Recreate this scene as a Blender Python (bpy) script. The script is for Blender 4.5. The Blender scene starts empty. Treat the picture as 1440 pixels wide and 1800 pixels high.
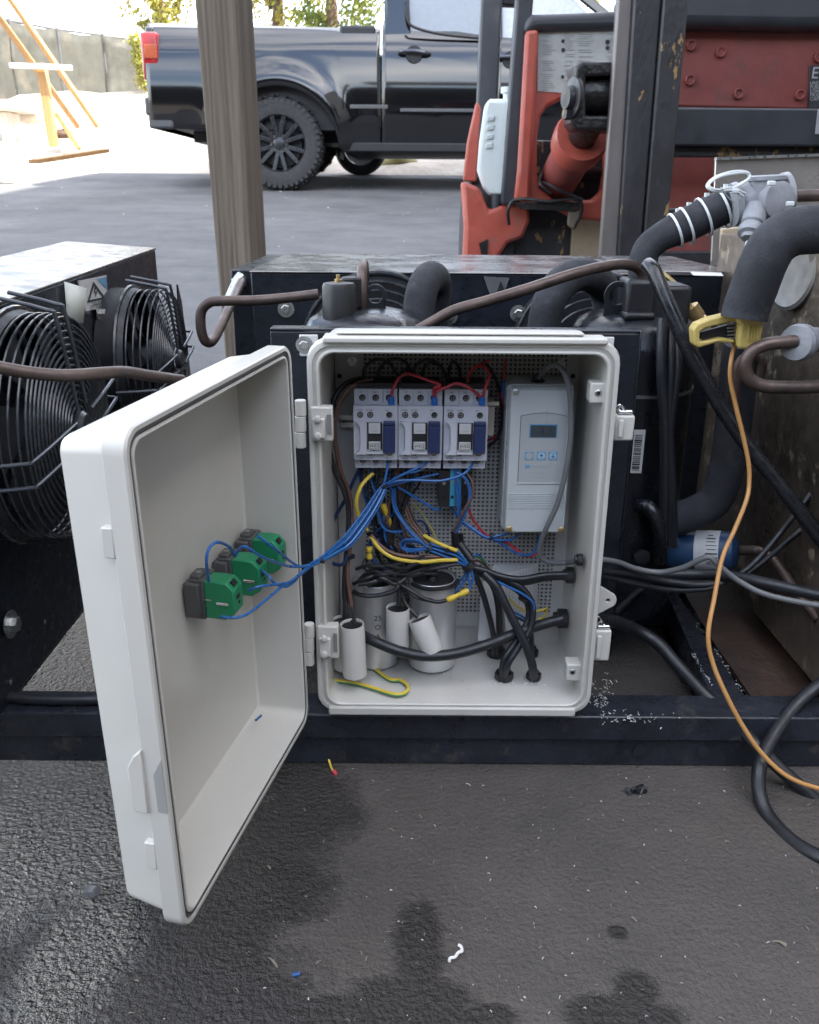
import bpy, bmesh, math, random
import numpy as np
from mathutils import Vector, Matrix
R = math.radians
random.seed(7)
C = bpy.context.scene.collection
scene = bpy.context.scene

# ------------------------------------------------------------------ camera, light
F_PX, PITCH, ROLL, CAMH = 1540.0, R(19.9), R(0.4), 0.585
cd = bpy.data.cameras.new('camera')
cam = bpy.data.objects.new('camera', cd); C.objects.link(cam)
cam.matrix_world = Matrix.Translation((0, 0, CAMH)) @ Matrix.Rotation(R(90) - PITCH, 4, 'X') @ Matrix.Rotation(ROLL, 4, 'Z')
cd.sensor_fit = 'VERTICAL'; cd.sensor_height = 18.0; cd.lens = F_PX / 1800 * 18.0
cd.clip_start = 0.02; cd.clip_end = 600
scene.camera = cam
cd.dof.use_dof = True; cd.dof.focus_distance = 0.85; cd.dof.aperture_fstop = 10

SUN_EL, SUN_AZ = R(43), R(106)      # azimuth clockwise from +Y
sd = Vector((math.sin(SUN_AZ) * math.cos(SUN_EL), math.cos(SUN_AZ) * math.cos(SUN_EL), math.sin(SUN_EL)))
w = bpy.data.worlds.new('World'); scene.world = w; w.use_nodes = True
nt = w.node_tree; bg = nt.nodes['Background']
sk = nt.nodes.new('ShaderNodeTexSky'); sk.sky_type = 'NISHITA'; sk.sun_disc = False
sk.sun_elevation = SUN_EL; sk.sun_rotation = SUN_AZ
sk.air_density = 1.0; sk.dust_density = 2.5; sk.ozone_density = 1.0
stc = nt.nodes.new('ShaderNodeTexCoord'); cmp_ = nt.nodes.new('ShaderNodeMapping'); cmp_.inputs['Scale'].default_value = (1, 1, 2.2)
cn = nt.nodes.new('ShaderNodeTexNoise'); cn.inputs['Scale'].default_value = 2.1; cn.inputs['Detail'].default_value = 7; cn.inputs['Roughness'].default_value = .6
cr_ = nt.nodes.new('ShaderNodeMapRange'); cr_.inputs[1].default_value = .42; cr_.inputs[2].default_value = .72; cr_.inputs[4].default_value = .85
cmix = nt.nodes.new('ShaderNodeMix'); cmix.data_type = 'RGBA'; cmix.inputs[7].default_value = (10.8, 10.5, 10.1, 1)
nt.links.new(stc.outputs['Generated'], cmp_.inputs[0]); nt.links.new(cmp_.outputs[0], cn.inputs[0]); nt.links.new(cn.outputs[0], cr_.inputs[0])
nt.links.new(cr_.outputs[0], cmix.inputs[0]); nt.links.new(sk.outputs[0], cmix.inputs[6]); nt.links.new(cmix.outputs[2], bg.inputs[0]); bg.inputs[1].default_value = 0.15
sl = bpy.data.lights.new('sun', 'SUN'); sl.energy = 5.0; sl.angle = R(0.5); sl.color = (1, .93, .82)
so = bpy.data.objects.new('sun', sl); C.objects.link(so)
so.rotation_euler = (-sd).to_track_quat('-Z', 'Y').to_euler()
vs = scene.view_settings
vs.view_transform = 'Standard'; vs.look = 'None'; vs.gamma = 1; vs.use_curve_mapping = False
vs.exposure = 2.4
scene.render.engine = 'CYCLES'
scene.cycles.max_bounces = 6; scene.cycles.use_denoising = True
scene.cycles.caustics_reflective = False; scene.cycles.caustics_refractive = False

# ------------------------------------------------------------------ measuring: a pixel of the photograph to a point at a known depth
def ray(px, py):
    a = (px - 720) / F_PX; b = -(py - 900) / F_PX
    c, s = math.cos(ROLL), math.sin(ROLL)
    a, b = a * c - b * s, a * s + b * c
    return Vector((a, math.cos(PITCH) + b * math.sin(PITCH), -math.sin(PITCH) + b * math.cos(PITCH)))
EYE = Vector((0, 0, CAMH))
def P(px, py, Y): d = ray(px, py); return EYE + d * (Y / d.y)
def PZ(px, py, z): d = ray(px, py); return EYE + d * ((z - CAMH) / d.z)
def PX(px, py, X): d = ray(px, py); return EYE + d * (X / d.x)
def PP(px, py, p, n): d = ray(px, py); return EYE + d * ((p - EYE).dot(n) / d.dot(n))
def PG(px, py):
    d = ray(px, py); t = .2
    while t < 80:
        p = EYE + d * t
        if p.z < gz(p.y): break
        t += .02
    return p
def Q(*pts): return [p if isinstance(p, Vector) else P(*p) for p in pts]

# ------------------------------------------------------------------ materials
MATS = {}
def M(name, col, rough=.5, metal=0, var=.12, vs_=25, bump=0, bs=250, coat=0, rvar=.12, spec=.5, dirt=None, stretch=None):
    if name in MATS: return MATS[name]
    m = bpy.data.materials.new(name); m.use_nodes = True
    t = m.node_tree; N = t.nodes; L = t.links; b = N['Principled BSDF']
    tc = N.new('ShaderNodeTexCoord'); vec = tc.outputs['Object']
    if stretch:
        mp = N.new('ShaderNodeMapping'); mp.inputs['Scale'].default_value = stretch; L.new(vec, mp.inputs[0]); vec = mp.outputs[0]
    n1 = N.new('ShaderNodeTexNoise'); n1.inputs['Scale'].default_value = vs_; n1.inputs['Detail'].default_value = 5; n1.inputs['Roughness'].default_value = .65
    L.new(vec, n1.inputs[0])
    cr = N.new('ShaderNodeValToRGB'); e = cr.color_ramp.elements
    e[0].position = .3; e[1].position = .7
    e[0].color = tuple(min(1, c * (1 - var)) for c in col) + (1,); e[1].color = tuple(min(1, c * (1 + var)) for c in col) + (1,)
    L.new(n1.outputs[0], cr.inputs[0]); out = cr.outputs[0]
    if dirt:                                   # (colour, scale, threshold, softness)
        n3 = N.new('ShaderNodeTexNoise'); n3.inputs['Scale'].default_value = dirt[1]; n3.inputs['Detail'].default_value = 6; n3.inputs['Roughness'].default_value = .7
        L.new(vec, n3.inputs[0])
        mr = N.new('ShaderNodeMapRange'); mr.inputs[1].default_value = dirt[2]; mr.inputs[2].default_value = dirt[2] + dirt[3]
        L.new(n3.outputs[0], mr.inputs[0])
        mx = N.new('ShaderNodeMix'); mx.data_type = 'RGBA'; L.new(mr.outputs[0], mx.inputs[0]); L.new(out, mx.inputs[6]); mx.inputs[7].default_value = dirt[0] + (1,)
        out = mx.outputs[2]
    L.new(out, b.inputs['Base Color'])
    mr2 = N.new('ShaderNodeMapRange'); mr2.inputs[1].default_value = .3; mr2.inputs[2].default_value = .7
    mr2.inputs[3].default_value = max(.02, rough - rvar); mr2.inputs[4].default_value = min(1, rough + rvar)
    n2 = N.new('ShaderNodeTexNoise'); n2.inputs['Scale'].default_value = vs_ * 2.3; n2.inputs['Detail'].default_value = 4; L.new(vec, n2.inputs[0])
    L.new(n2.outputs[0], mr2.inputs[0]); L.new(mr2.outputs[0], b.inputs['Roughness'])
    b.inputs['Metallic'].default_value = metal; b.inputs['Coat Weight'].default_value = coat; b.inputs['Coat Roughness'].default_value = .06
    b.inputs['Specular IOR Level'].default_value = spec
    if bump:
        nb = N.new('ShaderNodeTexNoise'); nb.inputs['Scale'].default_value = bs; nb.inputs['Detail'].default_value = 3; L.new(vec, nb.inputs[0])
        bp = N.new('ShaderNodeBump'); bp.inputs['Strength'].default_value = min(1, bump); bp.inputs['Distance'].default_value = .3 / bs * max(1, bump)
        L.new(nb.outputs[0], bp.inputs['Height']); L.new(bp.outputs[0], b.inputs['Normal'])
    MATS[name] = m
    return m

plastic = M('enclosure_plastic', (.54, .53, .49), .26, var=.0, vs_=300, rvar=.0, bump=.02, bs=700, dirt=((.49, .475, .43), 7, .48, .4))
plastic_in = M('backplate_plastic', (.5, .495, .475), .5, var=.04)
gasket_m = M('gasket_rubber', (.06, .06, .065), .6)
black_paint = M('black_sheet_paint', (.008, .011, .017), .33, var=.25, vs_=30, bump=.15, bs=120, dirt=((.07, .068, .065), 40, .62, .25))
black_paint_top = M('black_sheet_painted_sheen', (.2, .2, .2), .26, metal=.7, var=.3, vs_=9, bump=.06, bs=14, rvar=.08, dirt=((.34, .3, .26), 6, .5, .3))  # black sheet paled and made metallic to stand in for sky sheen
steel_frame_m = M('frame_steel_paint', (.019, .022, .03), .3, var=.35, vs_=22, bump=.35, bs=110, dirt=((.1, .085, .07), 28, .58, .22))
rusty = M('rusty_plate', (.1, .062, .047), .62, var=.4, vs_=12, bump=.5, bs=120, dirt=((.045, .032, .028), 8, .5, .25))
rubber = M('cable_rubber', (.012, .0135, .017), .42, var=.2, vs_=60, bump=.12, bs=160, dirt=((.06, .058, .055), 70, .62, .2))
hose_m = M('hose_rubber_glossy', (.012, .013, .016), .24, var=.2, vs_=40, bump=.1, bs=60)
foam = M('foam_insulation', (.03, .032, .038), .8, var=.25, vs_=30, bump=.9, bs=420, spec=.35, dirt=((.09, .09, .095), 26, .58, .2))
copper = M('tarnished_copper', (.1, .072, .062), .45, metal=.55, var=.35, vs_=18, bump=.2, bs=90, dirt=((.055, .047, .045), 30, .5, .25))
zinc = M('zinc_bolt', (.42, .43, .42), .35, metal=.9, var=.2, vs_=90)
chrome = M('chrome', (.7, .71, .72), .12, metal=1)
alu = M('aluminium_can', (.8, .81, .82), .42, metal=.85, var=.04, vs_=30, rvar=.04)
capgrey = M('capacitor_plastic', (.53, .52, .49), .42, var=.04)
contactor_w = M('contactor_plastic', (.52, .535, .58), .4, var=.03)
contactor_b = M('contactor_blue_cover', (.02, .033, .1), .4, var=.06)
blackp = M('black_plastic', (.015, .015, .017), .45, var=.2)
hole_m = M('hole_black', (.006, .006, .007), .7)
print_blk = M('print_black', (.03, .03, .035), .6)
print_grey = M('print_grey', (.28, .29, .3), .6)
print_blue = M('print_blue', (.13, .3, .47), .5)
print_pale = M('print_pale', (.36, .4, .46), .55)
label_w = M('label_paper', (.56, .56, .55), .5, var=.05, vs_=60)
paper = M('leaflet_paper', (.52, .52, .52), .75, var=.05, vs_=40)
ctrl_m = M('controller_plastic', (.45, .485, .49), .36, var=.03)
ctrl_face = M('controller_overlay', (.37, .395, .4), .35, var=.02)
lcd = M('lcd_glass', (.045, .06, .07), .15, var=.1)
blue_w = M('wire_blue', (.022, .115, .34), .34, var=.12, vs_=60)
blue_l = M('wire_blue_pale', (.04, .17, .42), .3, var=.1); blue_d = M('wire_blue_deep', (.014, .075, .25), .34, var=.1)  # paler and deeper copies stand in for highlights separating the strands
dblue_w = M('wire_dark_blue', (.012, .03, .11), .4, var=.15)
red_w = M('wire_red', (.42, .03, .045), .36, var=.1)
brown_w = M('wire_brown', (.13, .068, .05), .42, var=.15)
yellow_w = M('wire_yellow', (.68, .5, .06), .38, var=.08)
olive_w = M('wire_olive', (.25, .22, .07), .42)
green_w = M('wire_green', (.07, .24, .08), .42)
black_w = M('wire_black', (.012, .012, .014), .42, var=.2)
grey_w = M('wire_grey', (.125, .13, .135), .42)
orange_w = M('wire_orange', (.45, .23, .075), .45, var=.12)
crimp_y = M('crimp_yellow', (.6, .43, .04), .35)
crimp_b = M('crimp_blue', (.02, .13, .46), .32)
term_blue = M('terminal_blue', (.05, .3, .45), .4)
green_p = M('switch_green', (.012, .2, .085), .36, var=.06)
dgrey_p = M('switch_grey', (.07, .07, .072), .5)
beige_p = M('beige_plastic', (.45, .38, .31), .5)
filter_b = M('filter_blue', (.018, .055, .125), .42, var=.12)
brass = M('brass', (.5, .36, .16), .38, metal=.8, var=.2, vs_=80)
valve_g = M('valve_cast_grey', (.26, .27, .29), .5, var=.14, vs_=40, bump=.4, bs=160, dirt=((.42, .4, .38), 40, .62, .18))
tieW = M('white_tie', (.62, .66, .66), .4)
yellow_p = M('clamp_yellow', (.47, .36, .11), .38, var=.1, dirt=((.35, .3, .15), 40, .62, .2))
comp_m = M('compressor_black', (.011, .0125, .017), .34, var=.2, vs_=25, bump=.2, bs=70)
guard_m = M('guard_wire_black', (.03, .033, .038), .25, var=.2)
fan_dark = M('fan_plastic_dark', (.012, .013, .016), .5)
stainless = M('stainless_sheet', (.56, .53, .49), .22, metal=.75, var=.1, vs_=8, bump=.12, bs=12, rvar=.08, dirt=((.36, .33, .3), 9, .5, .3))
chip = M('chipped_dark_paint', (.115, .095, .075), .33, metal=.4, var=.55, vs_=6, bump=.4, bs=50, dirt=((.33, .27, .2), 15, .575, .05))
beige_steel = M('beige_steel_panel', (.4, .32, .22), .45, var=.15, vs_=8, dirt=((.2, .17, .14), 12, .6, .2))
# forklift
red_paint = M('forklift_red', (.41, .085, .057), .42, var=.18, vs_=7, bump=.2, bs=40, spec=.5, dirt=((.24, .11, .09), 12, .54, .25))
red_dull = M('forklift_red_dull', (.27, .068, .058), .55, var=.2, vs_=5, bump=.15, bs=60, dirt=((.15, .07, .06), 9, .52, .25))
mast_m = M('mast_black', (.03, .03, .033), .42, var=.3, vs_=10, bump=.4, bs=90, dirt=((.34, .21, .08), 15, .6, .02), stretch=(1, 1, .5))
mast_grey = M('mast_worn_steel', (.2, .18, .17), .42, metal=.4, var=.25, vs_=9, stretch=(1, 1, .25))
dark_grey = M('dark_grey_paint', (.04, .044, .052), .42, var=.15, vs_=9)
grease = M('greasy_black', (.014, .013, .013), .35, var=.4, vs_=20, bump=.5, bs=60, dirt=((.09, .045, .03), 20, .58, .12))
tank_w = M('tank_white_paint', (.6, .66, .65), .42, var=.08, vs_=9)
sticker_m = M('worn_sticker', (.46, .48, .46), .55, var=.1, vs_=18, dirt=((.16, .06, .045), 22, .67, .03))
# truck
car_paint = M('truck_black_paint', (.003, .0035, .005), .12, var=.1, coat=1.0, rvar=.02)
car_trim = M('truck_black_trim', (.02, .02, .022), .5, var=.15)
tyre_m = M('tyre_rubber', (.035, .035, .037), .75, var=.2, vs_=30, bump=.4, bs=60)
rim_m = M('rim_dark_alloy', (.05, .052, .057), .28, metal=.6)
tail_r = M('tail_lens_red', (.3, .004, .005), .15, coat=1)
tail_o = M('tail_lens_orange', (.42, .07, .012), .2, coat=1)
glass_m = M('window_glass', (.3, .32, .34), .06, var=.05, coat=.5)
bag_m = M('sandbag_weave', (.36, .34, .16), .75, var=.2, vs_=20, bump=.5, bs=70)
cloth_m = M('fence_screen_cloth', (.028, .03, .026), .8, var=.3, vs_=3, bump=.4, bs=30, dirt=((.075, .066, .05), 1.4, .56, .2))
soil = M('pale_dirt', (.42, .37, .31), .9, var=.25, vs_=2, bump=.8, bs=9)
stone_m = M('pale_stone', (.5, .47, .43), .85, var=.2, vs_=5, bump=.6, bs=20)
bark = M('tree_bark', (.1, .07, .05), .9, var=.4, vs_=12, bump=1, bs=40)
wall_m = M('blocker_paint', (.4, .38, .35), .8, var=.1, vs_=2)

def wood(name, c0, c1, grain=26):
    m = bpy.data.materials.new(name); m.use_nodes = True; N = m.node_tree.nodes; L = m.node_tree.links; b = N['Principled BSDF']
    tc = N.new('ShaderNodeTexCoord'); mp = N.new('ShaderNodeMapping'); mp.inputs['Scale'].default_value = (grain, grain, grain * .035)
    L.new(tc.outputs['Object'], mp.inputs[0])
    n = N.new('ShaderNodeTexNoise'); n.inputs['Scale'].default_value = 1.6; n.inputs['Detail'].default_value = 7; n.inputs['Roughness'].default_value = .7; n.inputs['Distortion'].default_value = .6
    L.new(mp.outputs[0], n.inputs[0])
    wv = N.new('ShaderNodeTexWave'); wv.inputs['Scale'].default_value = .9; wv.inputs['Distortion'].default_value = 7; wv.inputs['Detail'].default_value = 3; L.new(mp.outputs[0], wv.inputs[0])
    mx = N.new('ShaderNodeMath'); mx.operation = 'MULTIPLY_ADD'; L.new(wv.outputs['Fac'], mx.inputs[0]); mx.inputs[1].default_value = .1; L.new(n.outputs[0], mx.inputs[2])
    cr = N.new('ShaderNodeValToRGB'); e = cr.color_ramp.elements; e[0].position = .42; e[1].position = .9
    e[0].color = c0 + (1,); e[1].color = c1 + (1,); L.new(mx.outputs[0], cr.inputs[0]); L.new(cr.outputs[0], b.inputs['Base Color'])
    b.inputs['Roughness'].default_value = .75
    bp = N.new('ShaderNodeBump'); bp.inputs['Strength'].default_value = .7; bp.inputs['Distance'].default_value = .003; L.new(mx.outputs[0], bp.inputs['Height']); L.new(bp.outputs[0], b.inputs['Normal'])
    return m
old_wood = wood('weathered_post_wood', (.1, .08, .06), (.27, .225, .17), 30)
new_wood = wood('fresh_orange_timber', (.3, .16, .06), (.46, .29, .13), 10)

def leafmat(name, c0, c1):
    m = bpy.data.materials.new(name); m.use_nodes = True; N = m.node_tree.nodes; L = m.node_tree.links; b = N['Principled BSDF']
    tc = N.new('ShaderNodeTexCoord'); n = N.new('ShaderNodeTexNoise'); n.inputs['Scale'].default_value = 1.7; n.inputs['Detail'].default_value = 4; L.new(tc.outputs['Object'], n.inputs[0])
    cr = N.new('ShaderNodeValToRGB'); e = cr.color_ramp.elements; e[0].position = .35; e[1].position = .68; e[0].color = c0 + (1,); e[1].color = c1 + (1,)
    L.new(n.outputs[0], cr.inputs[0]); L.new(cr.outputs[0], b.inputs['Base Color']); b.inputs['Roughness'].default_value = .5
    tr = N.new('ShaderNodeBsdfTranslucent'); L.new(cr.outputs[0], tr.inputs[0]); ms = N.new('ShaderNodeMixShader'); ms.inputs[0].default_value = .4
    L.new(b.outputs[0], ms.inputs[1]); L.new(tr.outputs[0], ms.inputs[2]); L.new(ms.outputs[0], N['Material Output'].inputs[0])
    return m
leaf_y = leafmat('leaf_yellow_green', (.16, .17, .03), (.34, .3, .06))
leaf_g = leafmat('leaf_green', (.06, .1, .02), (.2, .22, .045))

def asphalt():
    m = bpy.data.materials.new('asphalt'); m.use_nodes = True; t = m.node_tree; N = t.nodes; L = t.links; b = N['Principled BSDF']
    geo = N.new('ShaderNodeTexCoord'); pos = geo.outputs['Object']
    def noise(s, d=5, r=.6):
        n = N.new('ShaderNodeTexNoise'); n.inputs['Scale'].default_value = s; n.inputs['Detail'].default_value = d; n.inputs['Roughness'].default_value = r; L.new(pos, n.inputs[0]); return n.outputs[0]
    def math_(op, a, b_=None, c=None):
        n = N.new('ShaderNodeMath'); n.operation = op
        for i, x in enumerate((a, b_, c)):
            if x is None: continue
            if isinstance(x, (int, float)): n.inputs[i].default_value = x
            else: L.new(x, n.inputs[i])
        return n.outputs[0]
    def rng(v, a, b_, c=0, d=1):
        n = N.new('ShaderNodeMapRange'); L.new(v, n.inputs[0])
        for i, x in enumerate((a, b_, c, d)): n.inputs[i + 1].default_value = x
        return n.outputs[0]
    def blob(cx, cy, rx, ry):
        mp = N.new('ShaderNodeMapping'); mp.inputs['Location'].default_value = (-cx / rx, -cy / ry, 0); mp.inputs['Scale'].default_value = (1 / rx, 1 / ry, 0); L.new(pos, mp.inputs[0])
        l = N.new('ShaderNodeVectorMath'); l.operation = 'LENGTH'; L.new(mp.outputs[0], l.inputs[0]); return math_('SUBTRACT', 1, l.outputs['Value'])
    def union(items):
        o = items[0]
        for i in items[1:]: o = math_('MAXIMUM', o, i)
        return o
    edge = math_('MULTIPLY', math_('SUBTRACT', noise(13, 7, .72), .5), 1.7)
    def pxblob(px, py, rx, ry): g = PZ(px, py, 0); return blob(g.x, g.y, rx, ry)
    damp = math_('ADD', union([pxblob(380, 1440, .13, .16), pxblob(520, 1420, .07, .09), pxblob(460, 1560, .075, .06), pxblob(330, 1700, .1, .09), pxblob(250, 1600, .14, .2), pxblob(0, 1600, .16, .3), pxblob(60, 1800, .1, .12), pxblob(420, 1760, .06, .05),
        pxblob(735, 1670, .022, .05), pxblob(730, 1770, .05, .03), pxblob(860, 1790, .03, .012), pxblob(1090, 1790, .05, .022), pxblob(1120, 1745, .02, .02), pxblob(1085, 1640, .009, .008), pxblob(560, 1790, .08, .02), blob(-.75, 1.1, .62, .95), blob(-.25, 1.2, .22, .3)]), edge)
    damp = rng(math_('ADD', damp, math_('MULTIPLY', math_('SUBTRACT', noise(55, 5, .75), .5), .5)), -.06, .3)
    wet = math_('ADD', union([pxblob(60, 1420, .2, .2), pxblob(230, 1480, .06, .12), blob(-.6, 1.05, .42, .75), pxblob(150, 1660, .05, .1)]), edge)
    wet = rng(wet, .0, .4)
    big = noise(1.1, 4); mid = noise(9, 6, .7); fine = noise(130, 4, .7); grain = noise(420, 2)
    vo = N.new('ShaderNodeTexVoronoi'); vo.inputs['Scale'].default_value = 210; L.new(pos, vo.inputs[0]); pebble = vo.outputs['Distance']
    col = N.new('ShaderNodeValToRGB'); e = col.color_ramp.elements
    e[0].position = .3; e[0].color = (.04, .0375, .036, 1); e[1].position = .7; e[1].color = (.112, .098, .087, 1)
    mixv = math_('ADD', math_('MULTIPLY', mid, .4), math_('ADD', math_('MULTIPLY', noise(300, 3, .8), .5), math_('MULTIPLY', big, .12)))
    L.new(mixv, col.inputs[0])
    def mixc(f, a, bc):
        n = N.new('ShaderNodeMix'); n.data_type = 'RGBA'; L.new(f, n.inputs[0])
        if isinstance(a, tuple): n.inputs[6].default_value = a
        else: L.new(a, n.inputs[6])
        if isinstance(bc, tuple): n.inputs[7].default_value = bc
        else: L.new(bc, n.inputs[7])
        return n.outputs[2]
    brown = rng(noise(3.2, 5), .48, .68, 0, .6)
    c = mixc(brown, col.outputs[0], (.075, .062, .052, 1))
    sc = N.new('ShaderNodeVectorMath'); sc.operation = 'SCALE'; L.new(c, sc.inputs[0]); sc.inputs['Scale'].default_value = .42
    c = mixc(damp, c, sc.outputs[0])
    # the yard beyond: greyer and paler, worn
    sep = N.new('ShaderNodeSeparateXYZ'); L.new(pos, sep.inputs[0])
    far = rng(sep.outputs['Y'], 1.6, 2.6)
    st = N.new('ShaderNodeMapping'); st.inputs['Scale'].default_value = (.8, 1.1, 1); L.new(pos, st.inputs[0])
    n5 = N.new('ShaderNodeTexNoise'); n5.inputs['Scale'].default_value = 1.9; n5.inputs['Detail'].default_value = 12; n5.inputs['Roughness'].default_value = .8; L.new(st.outputs[0], n5.inputs[0])
    cf = N.new('ShaderNodeValToRGB'); e = cf.color_ramp.elements; e[0].position = .35; e[0].color = (.062, .064, .068, 1); e[1].position = .7; e[1].color = (.145, .144, .145, 1); L.new(n5.outputs[0], cf.inputs[0])
    c = mixc(far, c, cf.outputs[0])
    L.new(c, b.inputs['Base Color'])
    rough = math_('SUBTRACT', math_('SUBTRACT', .86, math_('MULTIPLY', damp, .3)), math_('MULTIPLY', wet, .44))
    L.new(rough, b.inputs['Roughness'])
    L.new(wet, b.inputs['Coat Weight']); b.inputs['Coat Roughness'].default_value = .14; b.inputs['Coat IOR'].default_value = 2.1; L.new(math_('ADD', .5, math_('MULTIPLY', wet, .4)), b.inputs['Specular IOR Level'])
    relief = math_('ADD', .28, math_('MULTIPLY', math_('MAXIMUM', wet, math_('MULTIPLY', damp, .35)), .85))
    h = math_('MULTIPLY', relief, math_('ADD', math_('MULTIPLY', pebble, -.45), math_('ADD', math_('MULTIPLY', noise(175, 3, .62), 2.6), math_('ADD', math_('MULTIPLY', noise(36, 4, .6), .9), math_('MULTIPLY', noise(420, 3, .7), .5)))))
    bp = N.new('ShaderNodeBump'); bp.inputs['Distance'].default_value = .006; bp.inputs['Strength'].default_value = 1
    L.new(h, bp.inputs['Height']); L.new(bp.outputs[0], b.inputs['Normal']); L.new(bp.outputs[0], b.inputs['Coat Normal'])
    return m

# ------------------------------------------------------------------ objects
ORG = {}
def thing(name, label, cat, loc=(0, 0, 0), group=None):
    o = bpy.data.objects.new(name, None); C.objects.link(o); o.empty_display_size = .05
    o.location = loc; ORG[o.name] = Vector(loc)
    o['label'] = label; o['category'] = cat
    if group: o['group'] = group
    return o
def tag(o, label=None, cat=None, group=None, kind=None):
    if label: o['label'] = label
    if cat: o['category'] = cat
    if group: o['group'] = group
    if kind: o['kind'] = kind
    return o
def copy_tree(o, parent=None):
    c = o.copy(); C.objects.link(c); c.parent = parent
    for ch in [x for x in bpy.data.objects if x.parent == o]: copy_tree(ch, c)
    return c

class B:
    def __init__(s, X=None): s.v = []; s.f = []; s.X = X; s.m = []; s.cur = 0
    def add(s, vs, fs):
        n = len(s.v)
        if s.X is not None: vs = [s.X @ Vector(v) for v in vs]
        s.v += [tuple(v) for v in vs]; s.f += [tuple(i + n for i in f) for f in fs]; s.m += [s.cur] * len(fs)
        return s
    def box(s, a, b):
        x0, x1 = sorted((a[0], b[0])); y0, y1 = sorted((a[1], b[1])); z0, z1 = sorted((a[2], b[2]))
        return s.add([(x0, y0, z0), (x1, y0, z0), (x1, y1, z0), (x0, y1, z0), (x0, y0, z1), (x1, y0, z1), (x1, y1, z1), (x0, y1, z1)],
                     [(0, 3, 2, 1), (4, 5, 6, 7), (0, 1, 5, 4), (1, 2, 6, 5), (2, 3, 7, 6), (3, 0, 4, 7)])
    def beam(s, p, q, wx, wz, up=(0, 0, 1)):
        p, q = Vector(p), Vector(q); d = (q - p).normalized(); x = d.cross(Vector(up)).normalized(); z = x.cross(d)
        vs = [p + x * (a * wx / 2) + z * (c * wz / 2) for a, c in ((-1, -1), (1, -1), (1, 1), (-1, 1))] + [q + x * (a * wx / 2) + z * (c * wz / 2) for a, c in ((-1, -1), (1, -1), (1, 1), (-1, 1))]
        return s.add(vs, [(0, 1, 2, 3), (4, 7, 6, 5), (0, 4, 5, 1), (1, 5, 6, 2), (2, 6, 7, 3), (3, 7, 4, 0)])
    def lathe(s, p, axis, prof, n=24, cap=True):
        p = Vector(p); a = Vector(axis).normalized(); x = a.orthogonal().normalized(); y = a.cross(x)
        vs = []; fs = []
        for t, r in prof:
            for k in range(n):
                an = 2 * math.pi * k / n; vs.append(p + a * t + (x * math.cos(an) + y * math.sin(an)) * r)
        for i in range(len(prof) - 1):
            for k in range(n): fs.append((i * n + k, i * n + (k + 1) % n, (i + 1) * n + (k + 1) % n, (i + 1) * n + k))
        if cap:
            fs.append(tuple(reversed(range(n)))); fs.append(tuple(range((len(prof) - 1) * n, len(prof) * n)))
        return s.add(vs, fs)
    def cyl(s, p, q, r, n=16, r2=None):
        p, q = Vector(p), Vector(q); return s.lathe(p, q - p, [(0, r), ((q - p).length, r if r2 is None else r2)], n)
    def tube(s, pts, r, n=8, sm=6, closed=False, cap=True):
        pts = [Vector(p) for p in pts]
        if sm > 1 and len(pts) > 2:
            o = []; L = len(pts)
            for i in range(L if closed else L - 1):
                if closed: p0, p1, p2, p3 = pts[i - 1], pts[i], pts[(i + 1) % L], pts[(i + 2) % L]
                else: p0 = pts[max(0, i - 1)]; p1 = pts[i]; p2 = pts[i + 1]; p3 = pts[min(L - 1, i + 2)]
                for k in range(sm):
                    t = k / sm; o.append(.5 * ((2 * p1) + (p2 - p0) * t + (2 * p0 - 5 * p1 + 4 * p2 - p3) * t * t + (3 * p1 - p0 - 3 * p2 + p3) * t ** 3))
            if not closed: o.append(pts[-1])
            pts = o
        vs = []; fs = []; L = len(pts); nx = None
        for i, p in enumerate(pts):
            if closed: d = pts[(i + 1) % L] - pts[i - 1]
            else: d = pts[min(L - 1, i + 1)] - pts[max(0, i - 1)]
            d = d.normalized() if d.length > 1e-9 else Vector((0, 0, 1))
            nx = d.orthogonal().normalized() if nx is None else (nx - d * nx.dot(d)).normalized()
            ny = d.cross(nx); rr = r(i / (L - 1)) if callable(r) else r
            for k in range(n):
                an = 2 * math.pi * k / n; vs.append(p + (nx * math.cos(an) + ny * math.sin(an)) * rr)
        for i in range(L if closed else L - 1):
            j = (i + 1) % L
            for k in range(n): fs.append((i * n + k, i * n + (k + 1) % n, j * n + (k + 1) % n, j * n + k))
        if cap and not closed: fs.append(tuple(reversed(range(n)))); fs.append(tuple(range((L - 1) * n, L * n)))
        return s.add(vs, fs)
    def prism(s, poly, off):            # extrude a planar loop of points along off
        poly = [Vector(p) for p in poly]; off = Vector(off); n = len(poly)
        return s.add(poly + [p + off for p in poly], [tuple(range(n)), tuple(reversed(range(n, 2 * n)))] + [(i, n + i, n + (i + 1) % n, (i + 1) % n) for i in range(n)])
    def holed(s, outer, holes, off):    # a plate with holes
        bm = bmesh.new(); off = Vector(off); loops = []
        for lp in [outer] + holes:
            vs = [bm.verts.new(p) for p in lp]; loops.append(vs)
            for i in range(len(vs)): bm.edges.new((vs[i], vs[(i + 1) % len(vs)]))
        bmesh.ops.triangle_fill(bm, edges=bm.edges[:], use_beauty=True)
        fr = bm.faces[:]; ret = bmesh.ops.extrude_face_region(bm, geom=fr)
        bmesh.ops.translate(bm, verts=[g for g in ret['geom'] if isinstance(g, bmesh.types.BMVert)], vec=off)
        bm.faces.ensure_lookup_table(); bm.verts.index_update()
        s.add([v.co.copy() for v in bm.verts], [tuple(v.index for v in f.verts) for f in bm.faces]); bm.free(); return s
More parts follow.
